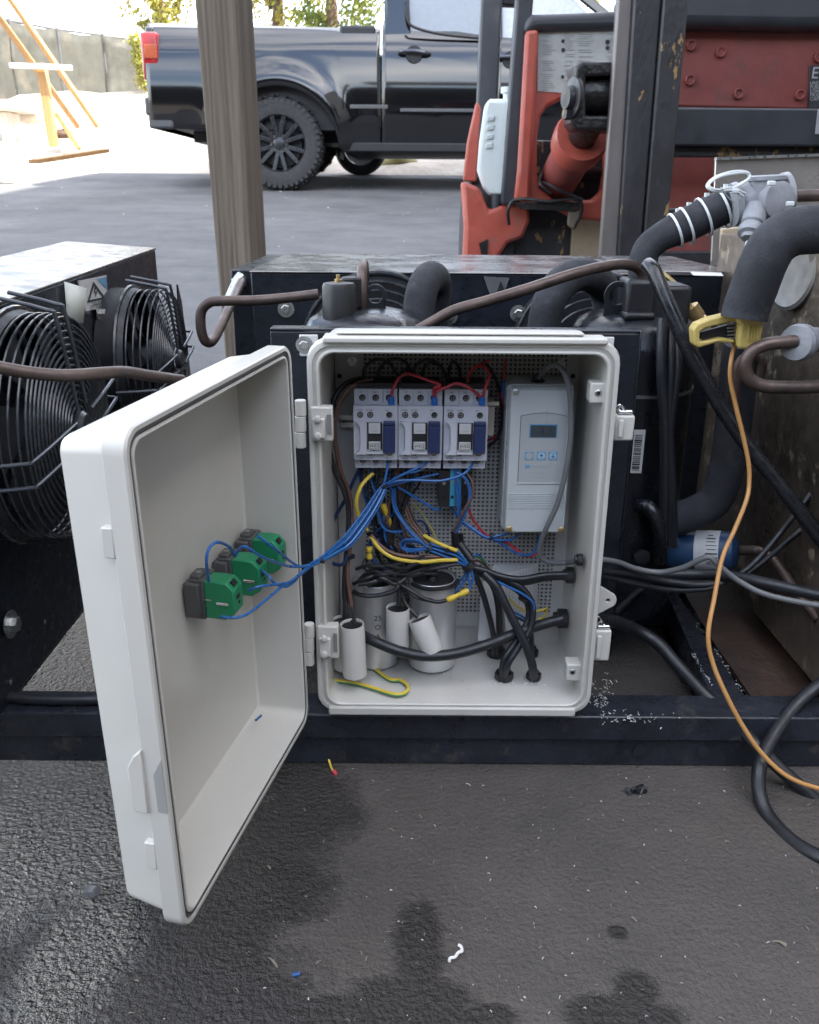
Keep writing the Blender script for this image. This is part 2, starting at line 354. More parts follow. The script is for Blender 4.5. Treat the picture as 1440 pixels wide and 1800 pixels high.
    def loft(s, loops, cap0=False, cap1=False, closed=True):
        n = len(loops[0]); vs = [p for l in loops for p in l]; fs = []
        for i in range(len(loops) - 1):
            for k in range(n if closed else n - 1): fs.append((i * n + k, i * n + (k + 1) % n, (i + 1) * n + (k + 1) % n, (i + 1) * n + k))
        if cap0: fs.append(tuple(reversed(range(n))))
        if cap1: fs.append(tuple(range((len(loops) - 1) * n, len(loops) * n)))
        return s.add(vs, fs)
    def build(s, name, mats, parent=None, bevel=0, seg=2, angle=35, smooth=True):
        me = bpy.data.meshes.new(name); org = Vector((0, 0, 0))
        if parent is not None: org = ORG.get(parent.name, org)
        me.from_pydata([tuple(Vector(v) - org) for v in s.v], [], s.f)
        bm = bmesh.new(); bm.from_mesh(me); bmesh.ops.recalc_face_normals(bm, faces=bm.faces[:]); bm.to_mesh(me); bm.free()
        for m in (mats if isinstance(mats, (list, tuple)) else [mats]): me.materials.append(m)
        for p, mi in zip(me.polygons, s.m): p.material_index = mi
        if smooth:
            me.polygons.foreach_set('use_smooth', [True] * len(me.polygons)); me.set_sharp_from_angle(angle=R(angle))
        o = bpy.data.objects.new(name, me); C.objects.link(o)
        if parent is not None: o.parent = parent; ORG[o.name] = org
        if bevel:
            b = o.modifiers.new('bevel', 'BEVEL'); b.width = bevel; b.segments = seg; b.limit_method = 'ANGLE'; b.angle_limit = R(40)
        return o
def inst(o, parent, loc=None, rot=None):
    c = o.copy(); C.objects.link(c); c.parent = parent
    if loc is not None: c.location = loc
    if rot is not None: c.rotation_euler = rot
    return c
def rrect(w, h, r, n=5):                # rounded rectangle as 2D loop about 0
    pts = []
    for cx, cy, a0 in ((w / 2 - r, h / 2 - r, 0), (-w / 2 + r, h / 2 - r, 90), (-w / 2 + r, -h / 2 + r, 180), (w / 2 - r, -h / 2 + r, 270)):
        for k in range(n + 1): a = R(a0 + 90 * k / n); pts.append((cx + r * math.cos(a), cy + r * math.sin(a)))
    return pts
TXT = []
def text(s, size, loc, mat, parent, name='printed_lettering', rot=(R(90), 0, 0), ax='CENTER', mtx=None, sx=1):
    cu = bpy.data.curves.new('t', 'FONT'); cu.body = s; cu.size = size; cu.align_x = ax; cu.align_y = 'CENTER'; cu.resolution_u = 2
    t = bpy.data.objects.new('t', cu); C.objects.link(t)
    TXT.append((t, name, loc, rot, mtx, mat, parent, sx)); return t
def flush_text():
    if not TXT: return
    bpy.context.view_layer.update(); dg = bpy.context.evaluated_depsgraph_get(); groups = {}
    for t, name, loc, rot, mtx, mat, parent, sx in TXT:
        me = bpy.data.meshes.new_from_object(t.evaluated_get(dg))
        from mathutils import Euler
        X = mtx if mtx is not None else Matrix.Translation(loc) @ Euler(rot).to_matrix().to_4x4()
        X = X @ Matrix.Diagonal((sx, 1, 1, 1))
        b = groups.setdefault((name, mat.name, parent.name if parent else ''), (B(), mat, parent, name))[0]
        b.add([X @ v.co for v in me.vertices], [tuple(p.vertices) for p in me.polygons])
        bpy.data.meshes.remove(me)
    for t, *_ in TXT: bpy.data.objects.remove(t)
    TXT.clear()
    for b, mat, parent, name in groups.values(): b.build(name, mat, parent, smooth=False)
def bolt(parent, p, axis, r, mat=zinc, name='bolt', h=None, washer=True):
    b = B(); p = Vector(p); a = Vector(axis).normalized(); h = h or r * .6
    if washer: b.lathe(p, a, [(0, r * 1.45), (r * .18, r * 1.45), (r * .2, r)], 20)
    b.lathe(p + a * r * .2, a, [(0, r * .82), (h, r * .82), (h + r * .08, r * .7)], 6)
    return b.build(name, mat, parent, angle=25)

# ================================================================== SETTING
GZ0, GS = 1.5, .0905
def gz(y):
    if y < GZ0: return 0.0
    z = GS * (min(y, 10.2) - GZ0)
    if y > 10.2: z += .21 * (min(y, 17) - 10.2)
    if y > 17: z += .05 * (y - 17)
    return z
ys = [-40, -5, -1, 0, .5, 1, 1.5, 1.7, 2, 3, 4, 6, 8, 9, 10.2, 10.8, 12, 14, 17, 20, 30, 60, 150, 300]
xs = [-300, -60, -20, -10, -6, -4, -3, -2, -1, 0, 1, 2, 3, 4, 6, 10, 20, 60, 300]
g = B()
def asphalt_end(y): return y
g.add([(x, y, gz(y)) for y in ys[:15] for x in xs], [(j * len(xs) + i, j * len(xs) + i + 1, (j + 1) * len(xs) + i + 1, (j + 1) * len(xs) + i) for j in range(14) for i in range(len(xs) - 1)])
tag(g.build('ground', asphalt()), kind='structure')
g = B(); rnd = random.Random(3)
ys2 = [10.2 + .3 * k for k in range(26)] + [18, 20, 24, 30, 60, 150, 300]
xs2 = [-300, -60, -25] + [-16 + .5 * k for k in range(65)] + [25, 60, 300]
g.add([(x, y, gz(y) + (0 if y == 10.2 else (rnd.random() * .1 - .02) * (1 if y < 20 else 0))) for y in ys2 for x in xs2],
      [(j * len(xs2) + i, j * len(xs2) + i + 1, (j + 1) * len(xs2) + i + 1, (j + 1) * len(xs2) + i) for j in range(len(ys2) - 1) for i in range(len(xs2) - 1)])
tag(g.build('dirt_bank', soil), kind='structure')

# building added unseen at the right to shade the yard
bw = thing('blocker', 'unseen pale building beside the yard on the right', 'blocker', (6.4, 2, 0))
b = B(); b.box((6.4, -12, -.2), (13, 12.5, 9.7)); b.build('wall', wall_m, bw)
b = B(); b.box((6.2, -12.3, 9.71), (13.2, 12.8, 9.95)); b.build('roof', dark_grey, bw)

sh = thing('shed', 'unseen timber shed roof, cut to a strip to let light onto the skid, carried by the grey post', 'shed', (1, 0, 0))
B().box((-.75, .75, 2.95), (3.6, 1.88, 3.05)).build('roof', M('shed_roof_wood', (.16, .12, .09), .8, var=.3, vs_=3), sh)  # unseen roof inferred from the post, depth cut so the foreground stays bright
B().box((-.6, 1.89, 2.8), (3.6, 1.99, 3.0)).build('beam', old_wood, sh)
bwl = thing('reflection_wall', 'unseen dark wall added behind the camera to darken truck reflections', 'wall', (0, -6, 0))
B().box((-9, -6.2, -.1), (6.1, -6, 3.8)).build('wall', M('reflection_wall_dark', (.035, .03, .026), .85, var=.15, vs_=2), bwl)  # added out of view, coloured dark for what the truck side mirrors

# fence with screen cloth
fA = P(-60, 200, 15.5); fB = P(330, 195, 20.5)
fen = thing('fence', 'chain fence covered with dark worn screen cloth above the dirt bank', 'fence', (fA.x, fA.y, fA.z))
nP = 5
tops = [P(-60, 22, 15.5), P(15, 36, 16.5), P(100, 52, 17.5), P(180, 62, 19), P(330, 82, 20.5)]
for i in range(nP):
    t = i / (nP - 1); p = fA.lerp(fB, t); top = tops[i]
    B().cyl((top.x, top.y, p.z - .3), (top.x, top.y, top.z + .03), .03, 10).build('post', dark_grey, fen)
for i in range(nP - 1):
    g = B(); rows = []
    n = 14; pa = fA.lerp(fB, i / 4); pb = fA.lerp(fB, (i + 1) / 4)
    for j in range(9):
        row = []
        for k in range(n + 1):
            t = k / n; tp = tops[i].lerp(tops[i + 1], t); bt = pa.lerp(pb, t); s_ = j / 8
            z = bt.z - .1 + (tp.z - .04 * math.sin(math.pi * t) - bt.z + .1) * s_
            row.append((tp.x, tp.y - .05 + .03 * math.sin(t * 9 + j * .9 + i), z))
        rows.append(row)
    g.loft(rows, closed=False); o = g.build('screen_panel', cloth_m, fen)
    sm = o.modifiers.new('solid', 'SOLIDIFY'); sm.thickness = .006
    B().cyl(tops[i], tops[i + 1], .02, 8).build('top_rail', dark_grey, fen)

# trees
def tree(loc, h, crown, nleaf, mat, label, seed, leaf=.13):
    rd = random.Random(seed); loc = Vector(loc)
    t = thing('tree', label, 'tree', loc, 'trees behind the yard')
    b = B(); top = loc + Vector((rd.uniform(-.3, .3), 0, h * .75))
    b.tube([loc - Vector((0, 0, .3)), loc.lerp(top, .5) + Vector((rd.uniform(-.2, .2), 0, 0)), top], lambda q: .16 * (1 - .75 * q) + .02, 10)
    clumps = []
    for cx, cy, cz, cr in crown:
        c = loc + Vector((cx, cy, cz)); clumps.append((c, cr))
        st = loc.lerp(top, .45 + .4 * rd.random()); b.tube([st, st.lerp(c, .5) + Vector((0, 0, .15)), c], lambda q: .06 * (1 - .8 * q), 6)
    b.build('trunk', bark, t)
    sub = []
    for c, cr in clumps:
        for _ in range(14):
            d = Vector((rd.gauss(0, 1), rd.gauss(0, 1), rd.gauss(0, 1))).normalized(); sub.append((c + d * cr * rd.uniform(.35, 1), cr * rd.uniform(.18, .4)))
    g = B(); V = []; Fc = []
    for _ in range(nleaf):
        c, cr = rd.choice(sub); p = c + Vector((rd.gauss(0, .5), rd.gauss(0, .5), rd.gauss(0, .5))) * cr
        a = Vector((rd.gauss(0, 1), rd.gauss(0, 1), rd.gauss(0, .6))).normalized(); u = a.orthogonal().normalized(); v2 = a.cross(u); s_ = leaf * rd.uniform(.6, 1.3)
        n = len(V); V += [p - u * s_ * .5, p + v2 * s_ * .28 + a * s_ * .06, p + u * s_ * .5, p - v2 * s_ * .28 + a * s_ * .06]; Fc += [(n, n + 1, n + 2, n + 3)]
    g.add(V, Fc); g.build('crown', mat, t, smooth=False)
tree((P(235, 190, 19).x, 21.5, gz(21)), 5, [(0, 0, 2.2, 1.0), (.6, 0, 3.0, 1.2), (-.6, .3, 3.8, 1.2), (-1.6, 0, 4.4, 1.1), (.2, 0, 4.8, 1.4)], 5200, leaf_y, 'sunlit tree with sparse yellow green leaves behind the tail of the black pickup truck', 1)
tree((P(420, 190, 19).x, 23, gz(22)), 6, [(0, 0, 3, 1.5), (1.2, 0, 3.8, 1.5), (-1.0, 0, 4.2, 1.4), (.4, 0, 5, 1.6)], 8000, leaf_y, 'tree with yellow sunlit leaves seen just right of the wooden post', 2)
tree((P(570, 190, 19).x, 22, gz(22)), 6, [(0, 0, 2.4, 1.4), (1.0, 0, 3.3, 1.5), (-.9, 0, 3.6, 1.4), (.4, 0, 4.6, 1.6)], 9000, leaf_g, 'denser greener tree above the pickup bed behind the cab', 3)
tree((P(1045, 190, 19).x, 24, gz(22)), 6, [(0, 0, 3, 1.6), (.8, 0, 4, 1.7), (-.9, 0, 4.4, 1.4), (.2, .2, 5, 1.7)], 7000, leaf_y, 'yellow green tree glimpsed above the forklift dash beside its mast', 4)
# climber on the fence end
vn = thing('vine', 'pale sunlit vine hanging over the fence beside the truck tail light', 'vine', P(245, 180, 17))
g = B(); rd = random.Random(9); V = []; Fc = []
for _ in range(900):
    t = rd.random() ** .8; p = P(236 + 22 * t + rd.gauss(0, 7), 60 + 90 * t + rd.gauss(0, 6), 17 + rd.uniform(-.25, .25))
    a = Vector((rd.gauss(0, 1), rd.gauss(0, 1), rd.gauss(0, 1))).normalized(); u = a.orthogonal().normalized(); v2 = a.cross(u); s_ = .08 * rd.uniform(.6, 1.3)
    n = len(V); V += [p - u * s_ * .5, p + v2 * s_ * .3, p + u * s_ * .5, p - v2 * s_ * .3]; Fc += [(n, n + 1, n + 2, n + 3)]
g.add(V, Fc); g.build('foliage', leaf_y, vn, smooth=False)
B().tube(Q((262, 215, 17), (254, 150, 17), (240, 60, 17)), .015, 6).build('stem', bark, vn)

# timber prop, stone bench, planks on the sunlit bank
tp = thing('timber_prop', 'orange timber A frame prop of leaning beams in the sun before the fence', 'timber prop', PZ(95, 258, gz(11)))
for i, (a, c, wd) in enumerate((((-30, -10, 11.5), (138, 224, 12.2), .1), ((14, -8, 11.5), (172, 222, 12.2), .11))):
    B().beam(P(*a), P(*c), .05, wd, (0, 1, 0)).build('beam', new_wood, tp, bevel=.004)
B().beam(P(72, 112, 11.2), P(96, 258, 11.2), .1, .1, (0, 1, 0)).build('post', new_wood, tp, bevel=.004)
B().beam(P(100, 200, 11.3), P(140, 262, 11.2), .05, .07, (0, 1, 0)).build('brace', new_wood, tp, bevel=.003)
B().beam(P(18, 115, 11.1), P(126, 119, 11.1), .06, .05).build('crosspiece', M('white_board', (.7, .68, .62), .6), tp, bevel=.003)
bn = thing('stone_bench', 'pale stone slab on a stubby pedestal at the left edge before the fence', 'bench', P(0, 235, 12))
b = B(); a = P(-40, 178, 12); c = P(40, 196, 12); b.box((a.x, 11.8, c.z), (c.x, 12.5, a.z)); b.build('slab', stone_m, bn, bevel=.02)
a = P(0, 196, 12); c = P(22, 236, 12); B().box((a.x, 11.95, c.z - .1), (c.x, 12.3, a.z)).build('pedestal', stone_m, bn, bevel=.015)
rk = random.Random(4)
def rock(px, py, Y, r, label, mat=stone_m):
    bm = bmesh.new(); bmesh.ops.create_icosphere(bm, subdivisions=2, radius=1); p = P(px, py, Y)
    b = B(); b.add([p + Vector((v.co.x * r * rk.uniform(.8, 1.25) * 1.3, v.co.y * r * rk.uniform(.85, 1.15), v.co.z * r * .65 * rk.uniform(.8, 1.2))) for v in bm.verts], [tuple(v.index for v in f.verts) for f in bm.faces]); bm.free()
    tag(b.build('rock', mat, angle=50), label, 'rock', 'rocks on the dirt bank')
rock(55, 205, 12.6, .16, 'grey rock leaning beside the orange timber post'); rock(112, 235, 11.3, .1, 'small rock at the foot of the orange timber post', rusty)
rock(10, 318, 8.8, .07, 'small pale rock lying in the sun at the left edge'); 
pl = B(); pl.beam(PZ(60, 292, gz(9.9)) + Vector((0, 0, .03)), PZ(185, 272, gz(10.6)) + Vector((0, 0, .03)), .09, .03); tag(pl.build('plank', new_wood, bevel=.003), 'orange plank lying on the sunlit ground left of the truck', 'plank')

# wooden post
po = B(); pa = P(345, 100, 1.95); pb = P(412, 100, 1.95)
zb = gz(1.95); 
ang = Matrix.Rotation(R(-13), 4, 'Z')
def pcut(px0, px1, py): a = P(px0, py, 1.95); c = P(px1, py, 1.95); return a, c
tl, tr = pcut(338, 434, -40); bl, br = pcut(379, 461, 440)
dz = bl.z - tl.z
def postring(z):
    t = (z - tl.z) / dz; a = tl.lerp(bl, t); c = tr.lerp(br, t); wv = c - a
    # corner seen at about 80 percent across: a square post turned a little
    m = a + wv * .8; return [(a.x, a.y, z), (m.x, m.y - .012, z), (c.x, c.y + .06, z), (a.x + .024, a.y + .085, z)]
rows = [postring(z) for z in [zb - .1, .2, .5, .8, 1.1, 1.5, 2.2, 2.8]]
po.loft(rows, True, True); o = po.build('post', old_wood, bevel=.004)
tag(o, 'weathered grey timber post standing behind the black condenser', 'post')

# ================================================================== SKID FRAME
fr = thing('skid_frame', 'black welded steel skid frame lying on wet asphalt under all the machinery', 'steel frame', (0, .83, 0))
X0, X1 = -.62, .78
B().box((X0, .8, .036), (X1, .845, .066)).build('front_rail', steel_frame_m, fr, bevel=.002)
B().box((X0, .806, .001), (X1, .842, .034)).build('lower_rail', steel_frame_m, fr, bevel=.0015)
B().box((X0, 1.62, .02), (X1, 1.68, .066)).build('rear_rail', steel_frame_m, fr, bevel=.002)
def crossbar(pxa, pxb, name='cross_bar', z=.064, mat=steel_frame_m):   # pxa/pxb: two pixel points on each long edge
    (a0, a1), (b0, b1) = pxa, pxb
    q = [PZ(*a0, z), PZ(*a1, z), PZ(*b1, z), PZ(*b0, z)]
    def ext(p, r_, y): t = (y - p.y) / (r_.y - p.y); return p + (r_ - p) * t
    y0, y1 = .846, 1.618
    top = [ext(q[0], q[1], y0), ext(q[0], q[1], y1), ext(q[3], q[2], y1), ext(q[3], q[2], y0)]
    return B().prism(top, (0, 0, -.042)).build(name, mat, fr, bevel=.0015)
crossbar(((1186, 1073), (1262, 1249)), ((1212, 1073), (1328, 1249)))
b = B(); q = [PZ(1216, 1073, .03), PZ(1338, 1249, .03), PZ(1443, 1225, .03), PZ(1330, 1073, .03)]; b.prism(q, (0, 0, -.006)); b.build('floor_plate', rusty, fr)
for s_ in (-1,):
    B().box((-.62, .846, .02), (-.465, 1.62, .062)).build('side_rail', steel_frame_m, fr, bevel=.002)
B().box((.6, .846, .012), (.66, 1.62, .062)).build('side_rail', steel_frame_m, fr, bevel=.002)
B().box((.12, 1.1, .02), (.37, 1.6, .06)).build('compressor_tray', black_paint, fr, bevel=.002)
B().box((-.2, 1.1, .02), (.06, 1.6, .06)).build('compressor_tray', black_paint, fr, bevel=.002)
for px, py in ((1124, 1321), (1238, 1321)): bb = P(px, py, .8055); B().lathe(bb, (0, -1, 0), [(0, .008), (.0016, .008), (.002, .006)], 12).build('rivet', steel_frame_m, fr)
# mounting plate behind the enclosure
mpz = .93
mp = thing('mounting_plate', 'upright black steel plate carrying the open electrical enclosure', 'steel plate', (.045, mpz, .066))
b = B(); b.box((-.148, mpz, .067), (.241, mpz + .003, .449)); b.box((-.148, mpz, .4495), (.241, mpz + .022, .4525)); b.box((.2412, mpz, .067), (.2435, mpz + .02, .452)); b.build('panel', black_paint, mp, bevel=.001)
for a, c in (((526, 588), (560, 626)), ((1040, 592), (1078, 615))):
    p = P(*a, mpz - .002); q = P(*c, mpz - .002); B().box((p.x, mpz - .004, q.z), (q.x, mpz - .0005, p.z)).build('bracket_tab', label_w, mp, bevel=.001)
bolt(mp, P(535, 606, mpz - .004), (0, -1, 0), .0062)

# ================================================================== ENCLOSURE
YF = .79
ex0, ex1, ez0, ez1 = -.0945, .1905, .0755, .4625
ecx, ecz, eW, eH = (ex0 + ex1) / 2, (ez0 + ez1) / 2, ex1 - ex0, ez1 - ez0
enc = thing('electrical_enclosure', 'open white plastic electrical enclosure full of contactors and wires with its door swung left', 'enclosure', (ecx, .85, ez0))
def lv(ins, y, r, cx=ecx, cz=ecz, W=None, Hh=None): return [(cx + x, y, cz + z) for x, z in rrect((W or eW) - 2 * ins, (Hh or eH) - 2 * ins, r)]
b = B()
b.loft([lv(.010, .916, .012), lv(.008, .92, .012), lv(.0065, .83, .016), lv(.006, .812, .016), lv(.0015, .811, .02), lv(.0, .809, .02), lv(0, .795, .02), lv(.0012, .791, .02), lv(.0035, YF, .019), lv(.0052, YF, .018),
        lv(.006, YF + .0022, .017), lv(.0084, YF + .0024, .016), lv(.0088, YF - .0006, .016), lv(.0105, YF - .0012, .015), lv(.0118, YF - .0002, .014), lv(.0124, YF + .004, .013), lv(.0128, YF + .02, .012), lv(.0155, .912, .010)], False, True)
b.build('body', plastic, enc, angle=25)
# top and bottom lips standing proud of the rim
for (pa, pc, yb) in (((567, 591), (1068, 606), None), ((578, 1240), (1010, 1257), None)):
    p = P(*pa, YF); q = P(*pc, YF)
    B().box((p.x, YF - .004, q.z), (q.x, YF + .022, p.z)).build('rim_lip', plastic, enc, bevel=.0018)
p = P(590, 585, YF); q = P(1030, 592, YF); B().box((p.x, YF + .006, q.z), (q.x, YF + .024, p.z)).build('rim_lip', plastic, enc, bevel=.0012)
# perforated back plate with real square holes
YP = .906
bx0, bx1 = P(592, 760, YP).x, P(1013, 760, YP).x; bz1 = .443; bz0 = .118
b = B(); pit = .00472; hw = .00138
hx0 = P(640, 800, YP).x; nx = int((P(992, 800, YP).x - hx0) / pit); hz1 = bz1 - .011; nz = int((hz1 - (bz0 + .012)) / pit)
hx1 = hx0 + nx * pit; hz0 = hz1 - nz * pit
for q in (((bx0, hz0 - 0), (hx0, hz1)), ((hx1, hz0), (bx1, hz1)), ((bx0, hz1), (bx1, bz1)), ((bx0, bz0), (bx1, hz0))):
    (x0, z0), (x1, z1) = q; b.add([(x0, YP, z0), (x1, YP, z0), (x1, YP, z1), (x0, YP, z1)], [(0, 1, 2, 3)])
V = []; Fc = []
for i in range(nx):
    for j in range(nz):
        cx, cz = hx0 + (i + .5) * pit, hz0 + (j + .5) * pit; n = len(V); h = pit / 2
        V += [(cx - h, YP, cz - h), (cx + h, YP, cz - h), (cx + h, YP, cz + h), (cx - h, YP, cz + h)] + [(cx - hw, YP, cz - hw), (cx + hw, YP, cz - hw), (cx + hw, YP, cz + hw), (cx - hw, YP, cz + hw)] + [(cx - hw, YP + .0022, cz - hw), (cx + hw, YP + .0022, cz - hw), (cx + hw, YP + .0022, cz + hw), (cx - hw, YP + .0022, cz + hw)]
        for k in range(4):
            l = (k + 1) % 4; Fc += [(n + k, n + l, n + 4 + l, n + 4 + k), (n + 4 + k, n + 4 + l, n + 8 + l, n + 8 + k)]
        b.cur = 0
b.add(V, Fc)
pp = b.build('perforated_plate', plastic_in, enc, smooth=False)
b = B(); b.box((bx0 + .002, YP + .0026, bz0 + .002), (bx1 - .002, YP + .0036, bz1 - .002)); b.build('hole_shade_sheet', M('plate_shadow_gap', (.1, .1, .105), .8), enc)  # dark sheet added for the shade seen through the plate holes
for px, py in ((619, 636), (986, 640)): bolt(enc, P(px, py, YP), (0, -1, 0), .0034, name='plate_screw', h=.0012)
for px, py in ((597, 661), (1007, 661)): B().lathe(P(px, py, YP - .0004), (0, -1, 0), [(0, .0025), (.0003, .0025)], 12).build('plate_hole', hole_m, enc)
# latch keepers, hinges, latches, ear
for (x0, y0, x1, y1) in ((1038, 672, 1068, 708), (996, 1166, 1019, 1195)):
    p = P(x0, y0, .80); q = P(x1, y1, .80); o = B().box((p.x, .797, q.z), (q.x + .003, .815, p.z)).build('lock_post', plastic, enc, bevel=.0014)
    m_ = P((x0 + x1) / 2 - 1, (y0 + y1) / 2 + 1, .797); B().lathe(m_, (0, -1, 0), [(0, .0034), (.0006, .0026), (.0008, .0018)], 14).build('brass_insert', zinc, o)
    B().lathe(m_ - Vector((0, .001, 0)), (0, -1, 0), [(0, .0016), (.0003, .0016)], 12).build('insert_hole', hole_m, o)
def hinge(xa, ya, xb, yb):
    p = P(xa, ya, YF - .002); q = P(xb, yb, YF - .002)
    o = B().box((p.x, YF - .004, q.z), (q.x, YF + .008, p.z)).build('hinge_bracket', plastic, enc, bevel=.0012)
    cx = (p.x + q.x) / 2; hz = (p.z - q.z)
    b = B(); b.box((p.x + .002, YF - .009, q.z + hz * .12), (p.x + .0135, YF - .0041, p.z - hz * .3)); b.build('hinge_leaf', plastic, o, bevel=.001)
    b = B(); b.box((q.x - .005, YF - .0062, q.z + hz * .25), (q.x - .001, YF - .0041, p.z - hz * .2)); b.build('hinge_slot', M('hinge_slot_grey', (.2, .2, .2), .5), o)
    for t in (.3, .8):
        B().lathe((p.x + .007, YF - .009, q.z + hz * t - .003), (0, -1, 0), [(0, .0032), (.003, .0032), (.0034, .0026)], 14).build('screw_boss', plastic, o)
hinge(546, 715, 586, 775); hinge(558, 1100, 596, 1156)
def knuckle(px, py0, py1):
    for k in range(3):
        a = P(px, py0 + (py1 - py0) * k / 3, YF + .001); c = P(px, py0 + (py1 - py0) * (k + .97) / 3, YF + .001); c.x = a.x; c.y = a.y
        B().cyl(a, c, .0052, 16).build('hinge_knuckle', plastic, enc, bevel=.0006)
knuckle(528, 703, 787); knuckle(543.5, 1096, 1168)
def latch(xa, ya, xb, yb):
    p = P(xa, ya, .80); q = P(xb, yb, .80); h = p.z - q.z
    o = B().box((p.x - .001, .797, q.z), (q.x, .822, p.z - h * .28)).build('latch', plastic, enc, bevel=.002)
    B().box((p.x + .002, .794, q.z + .004), (p.x + .0065, .7965, p.z - h * .38)).build('latch_ridge', plastic, o, bevel=.001)
    b = B(); cx = p.x + .004; zt = p.z - h * .28
    b.tube([(cx - .004, .806, zt - .002), (cx - .005, .803, zt + h * .16), (cx - .001, .802, zt + h * .27), (cx + .003, .804, zt + h * .16), (cx + .008, .803, zt + .001), (cx + .010, .808, zt - .003)], .0009, 8); b.tube([(cx - .003, .800, zt + .004), (cx, .799, zt + .009), (cx + .004, .8, zt + .004)], .0008, 8)
    b.build('latch_spring', chrome, o)
    B().box((cx - .002, .799, zt + .0004), (cx + .0115, .815, zt + .0045)).build('latch_clip', chrome, o, bevel=.0015)
latch(1085, 712, 1112, 774); latch(1048, 1085, 1070, 1160)
ep = P(1062, 1052, .82)
b = B(); outl = [];
for k in range(13): a = R(-70 + 140 * k / 12); outl.append((ep.x + .0035 + .0085 * math.cos(a), .815, ep.z + .0085 * math.sin(a)))
outl = [(ep.x - .009, .815, ep.z - .017), (ep.x - .003, .815, ep.z - .014)] + outl + [(ep.x - .003, .815, ep.z + .014), (ep.x - .009, .815, ep.z + .017)]
hole = [(ep.x + .003 + .0024 * math.cos(R(-30 * k)), .815, ep.z + .002 * math.sin(R(-30 * k))) for k in range(12)]
b.holed(outl, [hole], (0, .004, 0)); b.build('mounting_ear', plastic, enc, bevel=.0006)
# cable glands in the walls
def gland(p, axis, r, h=.006):
    p = Vector(p); a = Vector(axis); o = B().lathe(p, a, [(0, r), (h, r), (h + .0008, r * .9), (h + .001, r * .62)], 8).build('cable_gland', blackp, enc, angle=25, bevel=.0006)
    B().lathe(p + a.normalized() * h, a, [(0, r * .66), (h * .6, r * .62), (h * .62, r * .5)], 18).build('gland_collar', blackp, o)
IX = .1745
gland(PX(1024, 984, IX), (-1, 0, 0), .0068, .005); gland(PX(1008, 1011, IX), (-1, 0, 0), .0096, .007); gland(PX(996, 1087, IX), (-1, 0, 0), .0115, .009)
FZ = .0905
gland(PZ(886, 1192, FZ), (0, 0, 1), .0105, .007); gland(PZ(938, 1192, FZ), (0, 0, 1), .0085, .006); gland(PZ(872, 1152, FZ), (0, 0, 1), .0105, .008); gland(PZ(935, 1152, FZ), (0, 0, 1), .0075, .007)

# ---- the door
HG = Vector((-.1035, .79, 0)); du = Vector((-.063, -.28, 0)).normalized(); sag = R(1.6)
U = Vector((du.x * math.cos(sag), du.y * math.cos(sag), -math.sin(sag))); Vv = Vector((du.x * math.sin(sag), du.y * math.sin(sag), math.cos(sag))); Nn = Vector((-du.y, du.x, 0))
DW, DH, DZ0 = .287, .393, .0685
DO = HG + Vector((0, 0, DZ0))
def D3(a, bz, c): return DO + U * a + Vv * bz + Nn * c
def DPX(px, py, off): return PP(px, py, DO + Nn * off, Nn)
def dl(ins, c, r): return [D3(DW / 2 + x, DH / 2 + z, c) for x, z in rrect(DW - 2 * ins, DH - 2 * ins, r, 6)]
b = B()
b.loft([dl(.0155, -.0535, .006), dl(.0125, -.0525, .009), dl(.0105, -.0495, .011), dl(.0062, -.0185, .012), dl(.0058, -.0172, .013), dl(.0008, -.0165, .0165), dl(0, -.0155, .017), dl(0, -.0015, .017), dl(.0012, 0, .016),
        dl(.0042, 0, .014), dl(.0045, -.0035, .0138), dl(.0078, -.0035, .0125), dl(.0082, -.0006, .012), dl(.0098, -.0002, .011), dl(.0108, -.0012, .010), dl(.0112, -.012, .009), dl(.014, -.0485, .006), dl(.0165, -.0505, .004)], True, True)
door = b.build('door', plastic, enc, angle=25)
b = B(); b.tube(dl(.0062, -.0022, .0132), .0018, 6, sm=1, closed=True); b.build('gasket', gasket_m, door)
# raised steps on the free edge of the door
for pa, pc in (((207, 930), (226, 985)), ((262, 1482), (282, 1530))):
    p = PP(*pa, D3(DW, 0, 0), U); q = PP(*pc, D3(DW, 0, 0), U)
    za = (p - DO).dot(Vv); zc = (q - DO).dot(Vv)
    b = B(); b.add([D3(DW - .006, z, c) if i == 0 else D3(DW + .0004, z, c) for i in (0, 1) for z, c in ((zc, -.0235), (zc, -.0155), (za, -.0155), (za, -.0235))], [(0, 1, 2, 3), (4, 7, 6, 5), (0, 4, 5, 1), (1, 5, 6, 2), (2, 6, 7, 3), (3, 7, 4, 0)]); b.build('edge_step', plastic, door, bevel=.0008)
za = (PP(255, 1318, D3(DW, 0, 0), U) - DO).dot(Vv); zc = (PP(265, 1428, D3(DW, 0, 0), U) - DO).dot(Vv)
prof = [(zc, -.0155), (zc, -.026), (zc + .004, -.0275), (za - .016, -.0275), (za - .006, -.022), (za, -.0155)]
b = B(); b.prism([D3(DW - .004, z, c) for z, c in prof], U * .0062); b.build('finger_pull', plastic, door, bevel=.001)
prof = [(zc + .002, -.0012), (zc + .002, -.0085), (za - .02, -.0085), (za - .006, -.0012)]
b = B(); b.prism([D3(DW + .0003, z, c) for z, c in prof], U * .0005); b.build('pull_recess', M('recess_grey', (.3, .3, .29), .4), door)
# offcut of blue insulation lying in the door
b = B(); b.cyl(DPX(450, 1266, -.035), DPX(459, 1258, -.035), .0013, 10); tag(b.build('insulation_offcut', blue_w), 'tiny blue wire offcut lying inside the open door tray', 'wire offcut')

